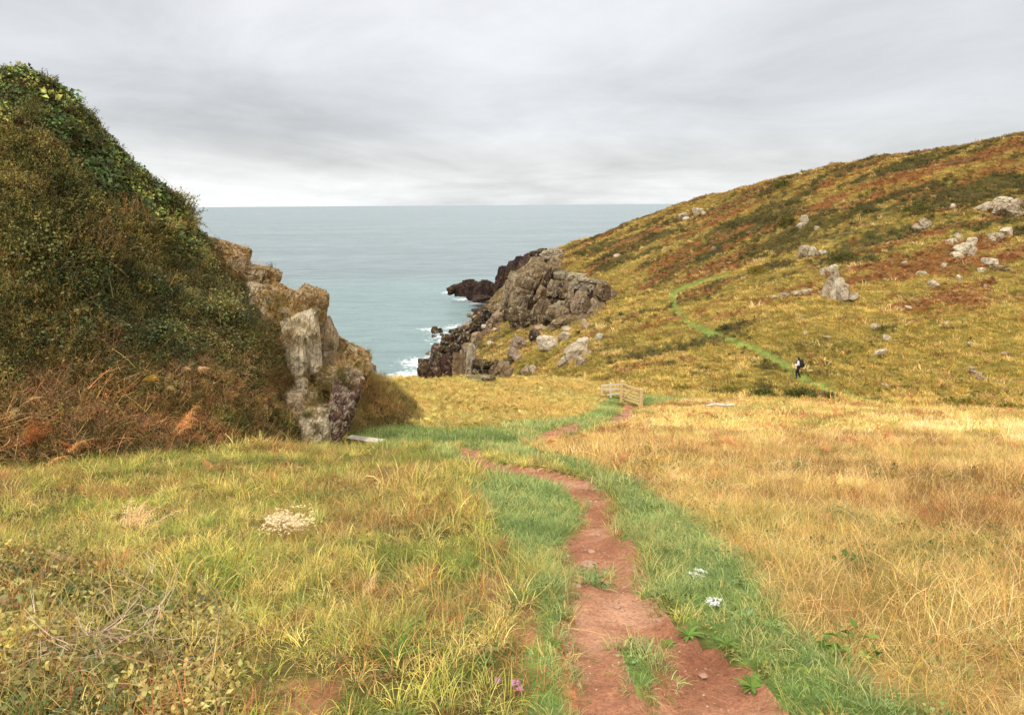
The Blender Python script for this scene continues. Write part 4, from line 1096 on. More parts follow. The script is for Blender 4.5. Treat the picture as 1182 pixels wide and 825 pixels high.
# the dark headland further out
hd = RB()
def add_head(X, Y, w_, h_, tone, seed, tilt, deep=1.0, Yw=None):
    u, v = cz(X, Y); c, s = place(u, v, w_ / 4.716, h_ / 4.716, deep, .2, Yfix=Yw)
    p, f = rock_geo(s * 1.05, seed, 5, .15, 12, .55, tilt); hd.add(p + c, f, tone)
DK2, DK3 = np.array(srgb(74, 58, 52)), np.array(srgb(60, 46, 44))
for a in [(245, 305, 70, 55, DK3, 51, (0, -.2, .2), 1, 238), (295, 300, 90, 75, DK2, 52, (0, -.15, .2), 1, 238), (350, 300, 90, 110, DK3, 53, (0, -.1, .3), 1, 237), (405, 305, 90, 120, DK2, 54, (0, .1, .3), 1, 235), (450, 315, 70, 130, DK3, 55, (0, .1, .2), 1, 233),
          (420, 355, 130, 50, DK2, 56, (0, .1, .2), 1, 228), (530, 270, 100, 200, DK3, 57, (0, .15, .2), .8, 222), (575, 240, 100, 200, DK2, 58, (0, .2, .4), .8, 220), (620, 205, 100, 170, DK3, 59, (0, .2, .3), .8, 216), (660, 180, 110, 150, DK2, 60, (0, .3, .2), .8, 212),
          (560, 340, 130, 100, DK2, 61, (0, .1, .3), .8, 214), (720, 115, 110, 70, DK2, 62, (0, -.3, .2), .8, 205), (510, 370, 80, 40, DK3, 63, (0, 0, .2), 1, 226)]:
    add_head(*a)
o = hd.build('headland', mat_rock('headland_rock', -.6, .3, .12)); tag(o, kind='structure')

# loose boulders, each a thing of its own
def boulder(name, label, X, Y, w_, h_, tone, seed, mat=BOULDER, group=None, tilt=None, cat='boulder', level=4, deep=.9, uv=False, back=.2, rough=.1, sink=0.0, Yfix=None, dip=.06):
    u, v = (X, Y) if uv else cz(X, Y)
    k = 1.0 if uv else 4.716
    c, s = place(u, v, w_ / k, h_ / k, deep, back, Yfix=Yfix)
    c[2] -= s[2] * dip
    r = np.random.default_rng(seed)
    t = tilt if tilt is not None else (r.normal(0, .2), r.normal(0, .25), r.uniform(0, 3))
    sz = s.copy()
    p, f = rock_geo(sz * 1.1, seed, level, rough, 12, .5, t)
    b = RB(); b.add(p + c, f, tone)
    o = b.build(name, mat, (float(c[0]), float(c[1]), float(c[2] - s[2] * .5 - sink)))
    tag(o, label, cat, group); return o
BG = 'boulders below the sea cliff'
for a in [
    ('large pink angular boulder resting at the foot of the green slope', 610, 590, 100, 95, PINK, 101),
    ('rounded pinkish boulder just below the large angular one', 575, 650, 70, 65, PINK, 102),
    ('small flat boulder wedged beneath the pinkish pair', 605, 672, 60, 38, PINK, 103),
    ('wide pale mottled boulder in the grass under the crag', 765, 590, 125, 85, PALE, 104),
    ('cream cube shaped boulder beside the wide mottled one', 850, 557, 62, 60, PALE, 105),
    ('flat capstone lying across the top of the cream boulder', 878, 520, 64, 30, PALE, 106),
    ('dark mossy boulder in shade above the pink one', 700, 560, 80, 72, DARKP, 107),
    ('brown slab shaped boulder under the overhanging crag', 730, 512, 66, 42, TAN, 108),
    ('upright split stone standing alone on the grass right of the crag', 968, 492, 44, 78, TAN, 109),
    ('pale stone sunk in the turf beyond the split upright stone', 1048, 562, 44, 44, PALE, 110),
    ('long pink slab at the top of the boulder beach', 430, 455, 72, 40, PINK, 111),
    ('leaning brown boulder beside the long pink slab', 470, 478, 60, 55, BROWN, 112),
    ('low black rock at the waterline below the headland', 400, 420, 90, 34, DARKP, 113),
    ('brown boulder at the upper edge of the shore', 510, 400, 75, 44, TAN, 114),
    ('grey block half way down the boulder beach', 375, 462, 46, 36, TAN, 115),
    ('tilted pink slab on the boulder beach above the sea rocks', 335, 500, 60, 36, PINK, 116),
    ('dark wet boulder in a gap of the boulder beach', 405, 500, 46, 50, DARKP, 117),
    ('tan wedge of rock beside the green slope', 375, 560, 60, 62, TAN, 118),
    ('pink block low on the boulder beach', 345, 545, 50, 44, PINK, 119),
    ('pale boulder jutting from the green slope', 455, 595, 50, 34, PALE, 120),
    ('brown boulder under the tan wedge at the cliff foot', 330, 610, 60, 46, BROWN, 121),
    ('tan block near the grass crest at the cliff bottom', 650, 742, 62, 60, TAN, 122),
    ('pale stone leaning at the grass crest', 690, 735, 40, 50, PALE, 123),
    ('pink boulder at the top of the green gully', 500, 445, 60, 46, PINK, 124)]:
    boulder('boulder', *a, group=BG)
for a in [
    ('largest black sea rock ringed by foam in the cove', 148, 522, 46, 44, DARKP, 131), ('small black sea rock touching the largest one', 182, 524, 28, 30, DARKP, 132),
    ('low black sea rock nearest the boulder beach', 240, 527, 36, 22, DARKP, 133), ('flat sliver of sea rock awash below the others', 146, 556, 34, 12, DARKP, 134),
    ('tiny sea rock awash between the sliver and the beach', 188, 547, 24, 12, DARKP, 135), ('dark sea rock joined to the beach by wet stones', 268, 552, 60, 50, DARKP, 136)]:
    b_ = boulder('sea_rock', *a, mat=ROCKM, group='sea rocks in the cove', cat='sea rock', Yfix=None)
    FOAM_SPOTS.append((b_.location.x, b_.location.y, 3.2, .55))
for X, Y, rr_, s_ in [(230, 320, 6, .8), (300, 355, 6, .7), (380, 378, 6, .7), (440, 385, 5, .6), (110, 520, 6, .7), (200, 575, 7, .7), (240, 510, 8, .7), (280, 610, 5, .7), (60, 700, 9, .75), (30, 770, 9, .8), (120, 690, 7, .75), (200, 650, 6, .7), (480, 330, 3, .7)]:
    u, v = cz(X, Y); x_, y_, z_ = hit(u, v); FOAM_SPOTS.append((x_, y_, rr_ * .75, s_ * .72))

# broken stones between the boulders of the shore, too many to count
rub = RB()
for k_ in range(150):
    t_ = rr.uniform(0, 1); X_ = 130 + 400 * t_ + rr.normal(0, 26); Y_ = 690 - 290 * t_ + rr.normal(0, 34)
    u, v = cz(X_, Y_); c, s = place(u, v, rr.uniform(2.5, 7), rr.uniform(2, 6), .9, .1)
    p, f = rock_geo(s * 1.1, 800 + k_, 3, .14, 9, .5, (rr.normal(0, .3), rr.normal(0, .3), rr.uniform(0, 3))); rub.add(p + c, f, [TAN, PINK, BROWN, DARKP, PALE][rr.integers(0, 5)])
tag(rub.build('rubble', BOULDER), kind='stuff')

# stone outcrops and stones on the hill
def cluster(name, label, u, v, pieces, mat=HILLROCK, group=None, cat='rock outcrop', seed=0):
    """an outcrop of fixed rock: pieces (du, dv, w, h, tone, tilt)"""
    base = hit(u, v); root = empty(name, base)
    for i, (du, dv, w_, h_, tone, tl) in enumerate(pieces):
        c, s = place(u + du, v + dv, w_, h_, .9, .2); c[2] -= s[2] * .2
        p, f = rock_geo(s * 1.12, seed * 17 + i, 4, .13, 11, .55, (0, tl, i * .7))
        b = RB(); b.add(p + c - np.array(base), f, tone); b.build('rock_block', mat, (0, 0, 0), root)
    return tag(root, label, cat, group)
HG = 'rock outcrops on the hillside'
CR_, GRY = srgb(206, 190, 160), srgb(160, 138, 112)
cluster('rock_outcrop', 'large leaning ribbed outcrop in the middle of the hillside above the hiker', 965, 330, [(-6, -4, 16, 34, GRY, .35), (2, 0, 16, 36, CR_, .4), (10, 6, 16, 24, GRY, .5), (19, 11, 16, 14, GRY, .6), (-12, -18, 12, 12, GRY, .3), (-3, -20, 12, 14, CR_, .3)], group=HG, seed=1)
cluster('rock_outcrop', 'grey wedge outcrop with a flat stone beside it, above the ribbed one', 932, 287, [(-3, 0, 14, 20, GRY, .3), (5, 2, 12, 14, CR_, .4), (12, 5, 6, 6, GRY, .2)], group=HG, seed=2)
cluster('rock_outcrop', 'pale pointed outcrop at the foot of the dark bush high on the hill', 927, 256, [(2, -3, 9, 16, CR_, -.4), (-3, 4, 8, 9, CR_, -.3)], group=HG, seed=3)
cluster('rock_outcrop', 'widest scatter of fractured pale blocks below the heath on the far right slope', 1113, 286, [(0, 0, 20, 18, CR_, -.5), (8, -8, 12, 12, CR_, -.4), (-8, 8, 14, 10, PALE, -.3), (-14, -8, 10, 8, PALE, .3), (-6, -14, 10, 7, CR_, -.5)], group=HG, seed=4)
cluster('rock_outcrop', 'big brown crag in the heath close to the photo edge', 1162, 238, [(0, 3, 28, 20, BROWN, .2), (-14, -2, 12, 14, GRY, .4), (10, -4, 14, 12, GRY, .3), (-4, -8, 18, 10, CR_, -.2)], group=HG, seed=5)
cluster('rock_outcrop', 'two toned outcrop under the big brown crag', 1155, 270, [(-6, 2, 14, 12, GRY, .2), (7, -4, 14, 10, CR_, -.2), (-10, 5, 8, 7, CR_, .1)], group=HG, seed=6)
cluster('rock_outcrop', 'grey tooth of rock with a dark side in the upper heath', 1066, 257, [(2, -1, 12, 15, GRY, -.3), (-6, 4, 12, 10, GRY, -.5)], group=HG, seed=7)
cluster('rock_outcrop', 'low rubble bank of reddish stones left of the ribbed outcrop', 915, 339, [(-20, 3, 10, 5, TAN, 0), (-8, 1, 12, 6, GRY, .1), (4, -1, 12, 7, TAN, .1), (14, -3, 10, 6, GRY, .1), (20, -4, 6, 5, CR_, 0)], group=HG, seed=8)
cluster('rock_outcrop', 'pair of pale rocks on the skyline slope overlooking the sea', 806, 243, [(0, 0, 13, 10, CR_, .2), (6, 2, 6, 6, CR_, 0)], group=HG, seed=9)
cluster('rock_outcrop', 'thin slanting rock ledge below the pair on the skyline slope', 788, 248, [(0, 0, 12, 7, GRY, -.5), (4, 4, 8, 5, CR_, -.3)], group=HG, seed=10)
cluster('rock_outcrop', 'slanted dark ledge left of the big brown crag', 1133, 240, [(0, 0, 20, 8, GRY, -.5), (7, -4, 8, 6, CR_, -.5)], group=HG, seed=11)
cluster('rock_outcrop', 'brown earthy rock patch low on the far right of the hill', 1127, 430, [(0, 0, 16, 8, BROWN, .1), (-6, -6, 10, 5, TAN, 0), (6, 6, 12, 5, BROWN, 0)], group=HG, seed=12)
cluster('rock_outcrop', 'low lichen covered hump of rock right of the boulders', 664, 404, [(2, 0, 30, 26, TAN, -.4), (-8, 8, 18, 16, PALE, -.5), (9, -10, 16, 12, PALE, -.3), (-13, 14, 14, 10, GRY, -.2), (8, 12, 16, 12, BROWN, -.2)], mat=HILLROCK, group=HG, seed=13)
SG = 'stones on the hillside'
for a in [
    ('large rounded boulder pale on one side under the fractured blocks', 1142, 300, 18, 15, CR_, 201), ('brown slab lying low under the rounded boulder', 1155, 309, 20, 8, TAN, 202), ('pale stone left of the brown slab', 1133, 310, 11, 8, CR_, 203),
    ('white stone lying flat beside the grey wedge outcrop', 951, 290, 11, 7, CR_, 204), ('white stone at the top left of the russet bracken', 1044, 303, 7, 6, CR_, 205), ('white twin topped stone inside the russet bracken', 1063, 315, 11, 8, CR_, 206),
    ('broad white stone at the lower edge of the russet bracken', 1078, 326, 13, 9, CR_, 207), ('white stone between the bracken and the fractured blocks', 1090, 305, 9, 6, CR_, 208), ('white stone below the fractured blocks', 1107, 319, 9, 8, CR_, 209),
    ('slim upright stone below the white stones on the right', 1138, 330, 4, 8, CR_, 210), ('brightest white stone low on the slope right of the hiker', 1016, 405, 15, 8, CR_, 211), ('tan stone above the brightest white stone', 1024, 388, 11, 6, TAN, 212),
    ('flat tan stone between the outcrop and the white stone', 1010, 376, 12, 6, TAN, 213), ('pale stone on the slope straight above the hiker', 930, 383, 7, 4, CR_, 214), ('tan stone above the hiker to the right', 955, 388, 9, 4, TAN, 215),
    ('curved pale stone in the open pasture to the right', 1092, 372, 7, 7, CR_, 216), ('small pale stone alone in the lower right pasture', 1123, 396, 10, 5, CR_, 217), ('small stone just under the russet bracken', 1049, 354, 8, 5, CR_, 218),
    ('narrow pale stone on the heath edge below the big dark bush', 1101, 237, 7, 7, CR_, 219), ('small stone beside the pale pointed outcrop', 943, 262, 6, 7, GRY, 220), ('small pale stone in the heath left of the pointed outcrop', 824, 286, 6, 7, GRY, 221),
    ('white stone by the crag top at the edge of the hill', 712, 294, 9, 7, CR_, 222), ('tan stone near the ditch below the hiker', 1022, 444, 9, 4, TAN, 223), ('pale stone at the right edge of the lower hill', 1160, 407, 12, 5, TAN, 224)]:
    boulder('stone', *a, mat=HILLROCK, group=SG, uv=True, cat='stone', level=4, back=.1, rough=.18, dip=.28)

# the outcrop at the end of the bank: leaning slabs over a mossy hollow
SLABS = []
def add_bank(root, u, v, w_, h_, Y, tone, seed, tilt=(0, 0, 0), deep=.9, rough=.12, level=6, block=.45):
    k = Y / F; s = np.array([w_ * k, w_ * k * deep, h_ * k]); c = np.array(P(u, v, Y - .25 + s[1] * .25))
    p, f = rock_geo(s * 1.12, seed, level, rough, 12, block, tilt, .3); SLABS.append((p + c, f)); b = RB(); b.add(p + c - np.array(root.location), f, tone); b.build('rock_slab', BANKROCK, (0, 0, 0), root)
OCH = srgb(146, 112, 66); CRM = srgb(214, 196, 164); PUR = srgb(104, 76, 70)
bk = empty('rock_outcrop', P(370, 515, 15.2)); tag(bk, 'cream and purple leaning rock outcrop at the end of the ivy covered bank', 'rock outcrop')
for a in [
    (360, 440, 84, 170, 16.5, TAN, 300, (0, .1, .2), .6), (334, 366, 74, 62, 16.2, OCH, 301, (0, .35, .2), 1.0), (352, 362, 44, 66, 16.3, OCH, 302, (0, .3, .6), .9), (350, 396, 40, 70, 15.7, CRM, 303, (0, -.05, .2), .8), (338, 420, 42, 84, 15.5, CRM, 304, (0, .12, .4), .8),
    (334, 455, 40, 60, 15.3, CRM, 305, (0, .2, .1), .8), (345, 480, 52, 66, 15.0, srgb(170, 144, 116), 306, (0, -.2, .3), .9), (368, 494, 46, 56, 14.9, CRM, 307, (0, .1, .5), .9), (395, 470, 34, 82, 15.2, PUR, 308, (0, .32, .2), .9, .13),
    (382, 490, 34, 60, 15.0, PUR, 309, (0, .3, .4), .9), (391, 437, 48, 34, 15.9, BROWN, 310, (0, .2, .2), 1.0), (366, 455, 44, 60, 16.1, srgb(96, 84, 48), 311, (0, 0, .3), .8), (398, 412, 56, 30, 18.3, OCH, 312, (0, .5, .2), 1.2),
    (420, 425, 34, 16, 20.5, PUR, 313, (0, .45, .1), 1.2), (408, 420, 40, 16, 19.6, TAN, 314, (0, .45, .1), 1.2), (384, 398, 30, 26, 17.4, OCH, 315, (0, .6, .1), 1.0)]:
    add_bank(bk, *a)
bk = empty('rock_outcrop', P(258, 315, 16.4)); tag(bk, 'upper mossy rock step on the bank edge beneath the ivy', 'rock outcrop')
for a in [(258, 296, 50, 34, 16.5, OCH, 321, (0, .3, .2), 1.0), (250, 316, 34, 34, 16.2, CRM, 322, (0, .3, .2), .8), (275, 312, 30, 34, 16.4, BROWN, 323, (0, .4, .4), .8)]: add_bank(bk, *a)
bk = empty('rock_outcrop', P(300, 345, 16.4)); tag(bk, 'lower mossy rock step on the bank edge above the cream slabs', 'rock outcrop')
for a in [(300, 324, 46, 34, 16.6, OCH, 331, (0, .3, .2), 1.0), (292, 342, 34, 30, 16.2, TAN, 332, (0, .3, .2), .8), (316, 342, 34, 34, 16.6, OCH, 333, (0, .4, .2), .8)]: add_bank(bk, *a)

# moss, grass and heather that has crept over the bank rocks
from mathutils.bvhtree import BVHTree
vv = []; ff = []; n0 = 0
for p_, f_ in SLABS:
    vv += [tuple(q) for q in p_]; ff += [tuple(int(i) for i in t + n0) for t in f_]; n0 += len(p_)
bvh = BVHTree.FromPolygons(vv, ff)
pts, nrm = [], []
REG = [((318, 345, 372, 398), 70), ((352, 430, 382, 480), 90), ((370, 420, 416, 448), 60), ((308, 345, 330, 520), 110), ((240, 278, 330, 345), 90), ((335, 480, 372, 520), 40), ((380, 396, 430, 430), 60), ((330, 350, 372, 470), 26)]
r3 = np.random.default_rng(5)
for (a, b_, c_, d_), n_ in REG:
    for _ in range(n_):
        dx, dy, dz = ray(r3.uniform(a, c_), r3.uniform(b_, d_)); dd_ = Vector((float(dx), float(dy), float(dz))).normalized()
        h_ = bvh.ray_cast(Vector((0, 0, EYE)), dd_)
        if h_[0] is not None and (h_[1].z > -.1 or r3.random() < .25):
            pts.append(tuple(h_[0])); nn_ = h_[1].normalized() * .6 + Vector((0, 0, .5)); nrm.append(tuple(nn_.normalized()))
pts = np.array(pts); nrm = np.array(nrm); print('rock growth', len(pts))
grassy = rng.random(len(pts)) < .5
def crep(name, sel, protos, palette, s0, s1, mat):
    n = int(sel.sum())
    scatter(name, pts[sel], euler_from_up(nrm[sel], rng.uniform(0, 6.283, n)), sc3(rng.uniform(s0, s1, n)), pick(palette, pts[sel, 0], pts[sel, 2], 1.3, 881, .4), protos, mat)
crep('rock_moss', ~grassy, T_heather, pal((84, 88, 34), (120, 112, 46), (150, 122, 62), (100, 104, 40)), .3, .6, LEAFM)
crep('rock_grass', grassy, T_deadg, pal((186, 160, 92), (150, 140, 66), (196, 150, 96), (120, 122, 54)), .4, .9, DRYM)
# ------------------------------------------------------------------ gate, fence, plank, posts
def box(bm, size, loc=(0, 0, 0), rot=(0, 0, 0), bev=.008):
    r = bmesh.ops.create_cube(bm, size=1.0)
    m_ = Matrix.Translation(loc) @ Euler(rot).to_matrix().to_4x4() @ Matrix.Diagonal((*size, 1))
    bmesh.ops.transform(bm, matrix=m_, verts=r['verts'])
    if bev:
        e = list({e for v in r['verts'] for e in v.link_edges})
        bmesh.ops.bevel(bm, geom=e, offset=bev, segments=2, affect='EDGES', profile=.6)
def tube(bm, a, b, r0, r1=None, seg=10):
    a, b = Vector(a), Vector(b); d = b - a
    r = bmesh.ops.create_cone(bm, cap_ends=True, segments=seg, radius1=r0, radius2=r0 if r1 is None else r1, depth=d.length)
    bmesh.ops.transform(bm, matrix=Matrix.Translation((a + b) / 2) @ d.to_track_quat('Z', 'Y').to_matrix().to_4x4(), verts=r['verts'])
def mk(name, fn, mat, parent=None, smooth=False):
    bm = bmesh.new(); fn(bm); me = bpy.data.meshes.new(name); bm.to_mesh(me); bm.free()
    if smooth:
        for p_ in me.polygons: p_.use_smooth = True
    return link(name, me, mat, parent)

WOOD = mat_plain('weathered_oak', srgb(206, 178, 128), .8, .35, 9, .5, (4, 4, .5))
WOODG = mat_plain('silvered_timber', srgb(206, 196, 176), .8, .3, 9, .5, (.5, 5, 5))
METAL = mat_plain('galvanised_iron', srgb(120, 120, 118), .45, .2, 30, .1)
gl = np.array(hit(718, 463)); gr = np.array(hit(740, 470))
dv_ = gr[:2] - gl[:2]; gl_len = float(np.hypot(*dv_)); ga = math.atan2(dv_[1], dv_[0])
print('gate', gl, gr, gl_len)
gate = empty('wooden_gate', (float(gl[0]), float(gl[1]), float(gl[2]) - .05), ga)
tag(gate, 'pale five bar wooden footpath gate standing ajar between two posts', 'gate')
dz_ = float(gr[2] - gl[2])
mk('gate_post', lambda bm: box(bm, (.2, .2, 1.6), (0, 0, .5), bev=.025), WOOD, gate)
mk('gate_post', lambda bm: box(bm, (.15, .15, 1.5), (gl_len, 0, dz_ + .37), bev=.025), WOOD, gate)
for k in range(5):
    zk = (.22, .40, .58, .79, 1.06)[k]
    def rail(bm, zk=zk):
        a = Vector((.1, 0, zk)); b = Vector((gl_len - .09, 0, zk + dz_ - .02)); d = b - a
        box(bm, (d.length, .045, .085), (a + b) / 2, (0, -math.atan2(d.z, d.x), 0), .008)
    mk('rail', rail, WOOD, gate)
def brace(bm):
    a = Vector((.16, -.045, .25)); b = Vector((gl_len * .55, -.045, 1.0 + dz_ * .55)); d = b - a
    box(bm, (d.length, .03, .07), (a + b) / 2, (0, -math.atan2(d.z, d.x), 0), .006)
mk('brace', brace, WOOD, gate)
mk('stile', lambda bm: box(bm, (.07, .05, .95), (.145, .049, .66), bev=.006), WOOD, gate)
mk('stile', lambda bm: box(bm, (.07, .05, .95), (gl_len - .13, .049, .63 + dz_), bev=.006), WOOD, gate)
def latch(bm):
    box(bm, (.16, .02, .03), (gl_len - .13, -.05, .82 + dz_), bev=.004); tube(bm, (gl_len - .2, -.05, .82 + dz_), (gl_len - .2, -.05, .94 + dz_), .01)
mk('latch', latch, METAL, gate)
def hinge(bm, z):
    box(bm, (.34, .012, .04), (.22, -.03, z), bev=.003)
mk('hinge', lambda bm: hinge(bm, .40), METAL, gate); mk('hinge', lambda bm: hinge(bm, 1.03), METAL, gate)

fa = np.array(hit(694, 452)); fb = gl.copy()
fv = fb[:2] - fa[:2]; flen = float(np.hypot(*fv)); fan = math.atan2(fv[1], fv[0])
# the rails run from the gate post towards the sea, over the edge of the slope
fx0 = np.array(P(695, 446, 44.6)); fan = math.atan2(gl[1] - fx0[1], gl[0] - fx0[0]); flen = float(np.hypot(gl[0] - fx0[0], gl[1] - fx0[1]))
zr_ = float(height(fx0[0], fx0[1]))
fence = empty('rail_fence', (float(fx0[0]), float(fx0[1]), zr_), fan)
tag(fence, 'short broken length of silvered rail fence running left from the gate', 'fence')
zt = fx0[2] - zr_
mk('post', lambda bm: box(bm, (.1, .1, zt + .45), (0, 0, zt / 2 - .12), (0, .06, 0), .015), WOODG, fence)
def frail(bm, z0, z1, x0=0.0):
    a = Vector((x0 - .08, .06, z0)); b = Vector((flen - .12, .0, z1)); d = b - a
    box(bm, (d.length, .05, .1), (a + b) / 2, (0, -math.atan2(d.z, d.x), 0), .012)
gz0 = float(gl[2]) - zr_
mk('rail', lambda bm: frail(bm, zt + .02, gz0 + 1.0), WOODG, fence); mk('rail', lambda bm: frail(bm, zt - .22, gz0 + .72), WOODG, fence); mk('rail', lambda bm: frail(bm, zt - .45, gz0 + .45, .5), WOODG, fence)
mk('post', lambda bm: box(bm, (.09, .09, 1.1), (flen * .42, .03, gz0 + .4), (0, -.05, 0), .015), WOODG, fence)

pa = np.array(P(403, 507, 15.9)); pb = np.array(P(441, 520, 15.0))
pa[2] = max(pa[2], float(height(pa[0], pa[1])) + .10); pb[2] = max(pb[2], float(height(pb[0], pb[1])) + .10)
pm_ = (pa + pb) / 2; pd = pb - pa; plen = float(np.linalg.norm(pd))
pl = mk('plank', lambda bm: box(bm, (plen, .17, .055), bev=.008), WOODG); pl.location = [float(q) for q in pm_]
pl.rotation_euler = (math.radians(14), -math.asin(pd[2] / plen), math.atan2(pd[1], pd[0])); tag(pl, 'pale weathered plank lying in the grass below the rock outcrop', 'plank')

bs = hit(830, 473)
br_ = empty('fallen_branch', bs); tag(br_, 'bleached fallen branch lying in the dry grass beyond the gate', 'branch')
def limbs(bm, segs):
    for a, b, r0, r1 in segs: tube(bm, a, b, r0, r1, 8)
mk('trunk', lambda bm: limbs(bm, [((-.7, 0, .22), (-.2, .05, .30), .05, .07), ((-.2, .05, .30), (.35, 0, .24), .07, .09), ((.35, 0, .24), (.75, -.1, .3), .09, .06)]), WOODG, br_, True)
mk('twig', lambda bm: limbs(bm, [((-.2, .05, .32), (-.55, .1, .55), .03, .012)]), WOODG, br_, True); mk('twig', lambda bm: limbs(bm, [((.2, 0, .27), (.5, -.1, .52), .03, .012)]), WOODG, br_, True)

# ------------------------------------------------------------------ the walker
SKIN = mat_plain('skin', srgb(214, 160, 130), .6, .06, 40, .05)
WHITE = mat_plain('white_fleece', srgb(236, 236, 238), .85, .08, 40, .2); BLACK = mat_plain('black_trousers', srgb(34, 34, 40), .8, .2, 40, .2)
NAVY = mat_plain('black_nylon', srgb(30, 30, 36), .55, .2, 60, .2); HAIR = mat_plain('dark_hair', srgb(40, 30, 26), .6, .3, 60, .4, (1, 1, .2)); BOOT = mat_plain('boot_leather', srgb(52, 40, 34), .7, .2, 40, .2)
def skin_mesh(name, verts, edges, radii, root=0, sub=2):
    me = bpy.data.meshes.new(name); me.from_pydata(verts, edges, []); o = bpy.data.objects.new(name, me); COL.objects.link(o)
    md = o.modifiers.new('s', 'SKIN'); md.use_smooth_shade = True
    sk = me.skin_vertices[0].data
    for i, r in enumerate(radii):
        sk[i].radius = r if isinstance(r, tuple) else (r, r)
        sk[i].use_root = (i == root)
    sd = o.modifiers.new('d', 'SUBSURF'); sd.levels = sub; sd.render_levels = sub
    bpy.context.view_layer.update()
    dg = bpy.context.evaluated_depsgraph_get(); m2 = bpy.data.meshes.new_from_object(o.evaluated_get(dg))
    bpy.data.objects.remove(o); m2.name = name
    for p_ in m2.polygons: p_.use_smooth = True
    return m2
# joints (x forward, y left, z up)
J = dict(pel=(0, 0, .94), sp=(.02, 0, 1.12), ch=(.05, 0, 1.32), nk=(.07, 0, 1.47), hd=(.10, 0, 1.56), tp=(.105, 0, 1.66),
         lh=(0, .09, .90), lk=(.17, .09, .50), la=(.10, .09, .09), lt=(.25, .10, .035), rh=(0, -.09, .90), rk=(.03, -.09, .48), ra=(-.16, -.09, .11), rt=(-.03, -.10, .035),
         ls=(.05, .17, 1.40), le=(.06, .23, 1.14), lw=(.27, .19, 1.06), lp=(.34, .18, 1.07), rs=(.05, -.17, 1.40), re=(.08, -.23, 1.14), rw=(.29, -.19, 1.05), rp=(.36, -.18, 1.06))
names = list(J); ix = {n: i for i, n in enumerate(names)}
ED = [('pel', 'sp'), ('sp', 'ch'), ('ch', 'nk'), ('nk', 'hd'), ('hd', 'tp'), ('pel', 'lh'), ('lh', 'lk'), ('lk', 'la'), ('la', 'lt'), ('pel', 'rh'), ('rh', 'rk'), ('rk', 'ra'), ('ra', 'rt'), ('ch', 'ls'), ('ls', 'le'), ('le', 'lw'), ('lw', 'lp'), ('ch', 'rs'), ('rs', 're'), ('re', 'rw'), ('rw', 'rp')]
RAD = dict(pel=(.12, .10), sp=(.115, .095), ch=(.135, .10), nk=.052, hd=(.088, .10), tp=(.06, .07), lh=.085, lk=.056, la=.04, lt=.03, rh=.085, rk=.056, ra=.04, rt=.03, ls=.06, le=.042, lw=.028, lp=(.034, .016), rs=.06, re=.042, rw=.028, rp=(.034, .016))
body = skin_mesh('person', [J[n] for n in names], [(ix[a], ix[b]) for a, b in ED], [RAD[n] for n in names])
# five fingers a hand, nose and ears, joined into the one body mesh
bm = bmesh.new(); bm.from_mesh(body)
for s, pm in ((1, Vector(J['lp'])), (-1, Vector(J['rp']))):
    for k, (off, ln) in enumerate(((-.026, .062), (-.009, .074), (.009, .07), (.026, .054))):
        a = pm + Vector((.0, off, .0)); b = a + Vector((ln * .55, off * .15, -.008)); c = b + Vector((ln * .2, 0, -ln * .42))
        tube(bm, a, b, .0095, .0085, 8); tube(bm, b, c, .0085, .006, 8)
    a = pm + Vector((-.035, -s * .028, 0)); b = a + Vector((.03, -s * .03, -.006)); c = b + Vector((.032, -s * .004, -.014))
    tube(bm, a, b, .011, .0095, 8); tube(bm, b, c, .0095, .007, 8)
tube(bm, (.18, 0, 1.60), (.215, 0, 1.565), .008, .016, 8)
for s in (1, -1):
    r = bmesh.ops.create_uvsphere(bm, u_segments=8, v_segments=6, radius=.03); bmesh.ops.transform(bm, matrix=Matrix.Translation((.10, s * .088, 1.585)) @ Matrix.Diagonal((.7, .3, 1.0, 1)), verts=r['verts'])
bm.to_mesh(body); bm.free()
hx_, hy_, hz0 = hit(921, 437.0)
hz0 = float(height(hx_, hy_))
FACE = math.radians(158)
person = link('person', body, SKIN); person.location = (hx_, hy_, hz0); person.rotation_euler = (0, 0, FACE)
tag(person, 'walker in white top and black trousers heading up the hillside path', 'person')
def wear(name, keys, mat, grow_, extra=None):
    ks = keys; ii = {n: i for i, n in enumerate(ks)}
    vs = [Vector((extra or {}).get(n, J[n])) for n in ks]
    es = [(ii[a], ii[b]) for a, b in ED if a in ii and b in ii]
    rr = [tuple(q + grow_ for q in (RAD[n] if isinstance(RAD[n], tuple) else (RAD[n], RAD[n]))) for n in ks]
    return link(name, skin_mesh(name, vs, es, rr), mat, person)
wear('jacket', ['pel', 'sp', 'ch', 'ls', 'le', 'lw', 'rs', 're', 'rw'], WHITE, .02)
wear('trousers', ['pel', 'lh', 'lk', 'la', 'rh', 'rk', 'ra'], BLACK, .022)
for s in 'lr':
    a = Vector(J[s + 'a']); t = Vector(J[s + 't'])
    link('boot', skin_mesh('boot', [a + Vector((0, 0, .06)), a + Vector((-.015, 0, -.035)), t], [(0, 1), (1, 2)], [.058, .056, (.05, .036)]), BOOT, person)
def hair(bm):
    r = bmesh.ops.create_icosphere(bm, subdivisions=3, radius=1.0)
    for v in r['verts']:
        c = v.co.copy()
        v.co = Vector((.083 + c.x * .105 - (.02 if c.x < 0 else 0), c.y * .105, 1.615 + c.z * .11))
        if c.x > .25 and c.z < .3: v.co.x = .083 + .03; v.co.z = max(v.co.z, 1.60)
        if c.x < .1 and c.z < -.2: v.co.z -= .10
mk('hair', hair, HAIR, person, True)
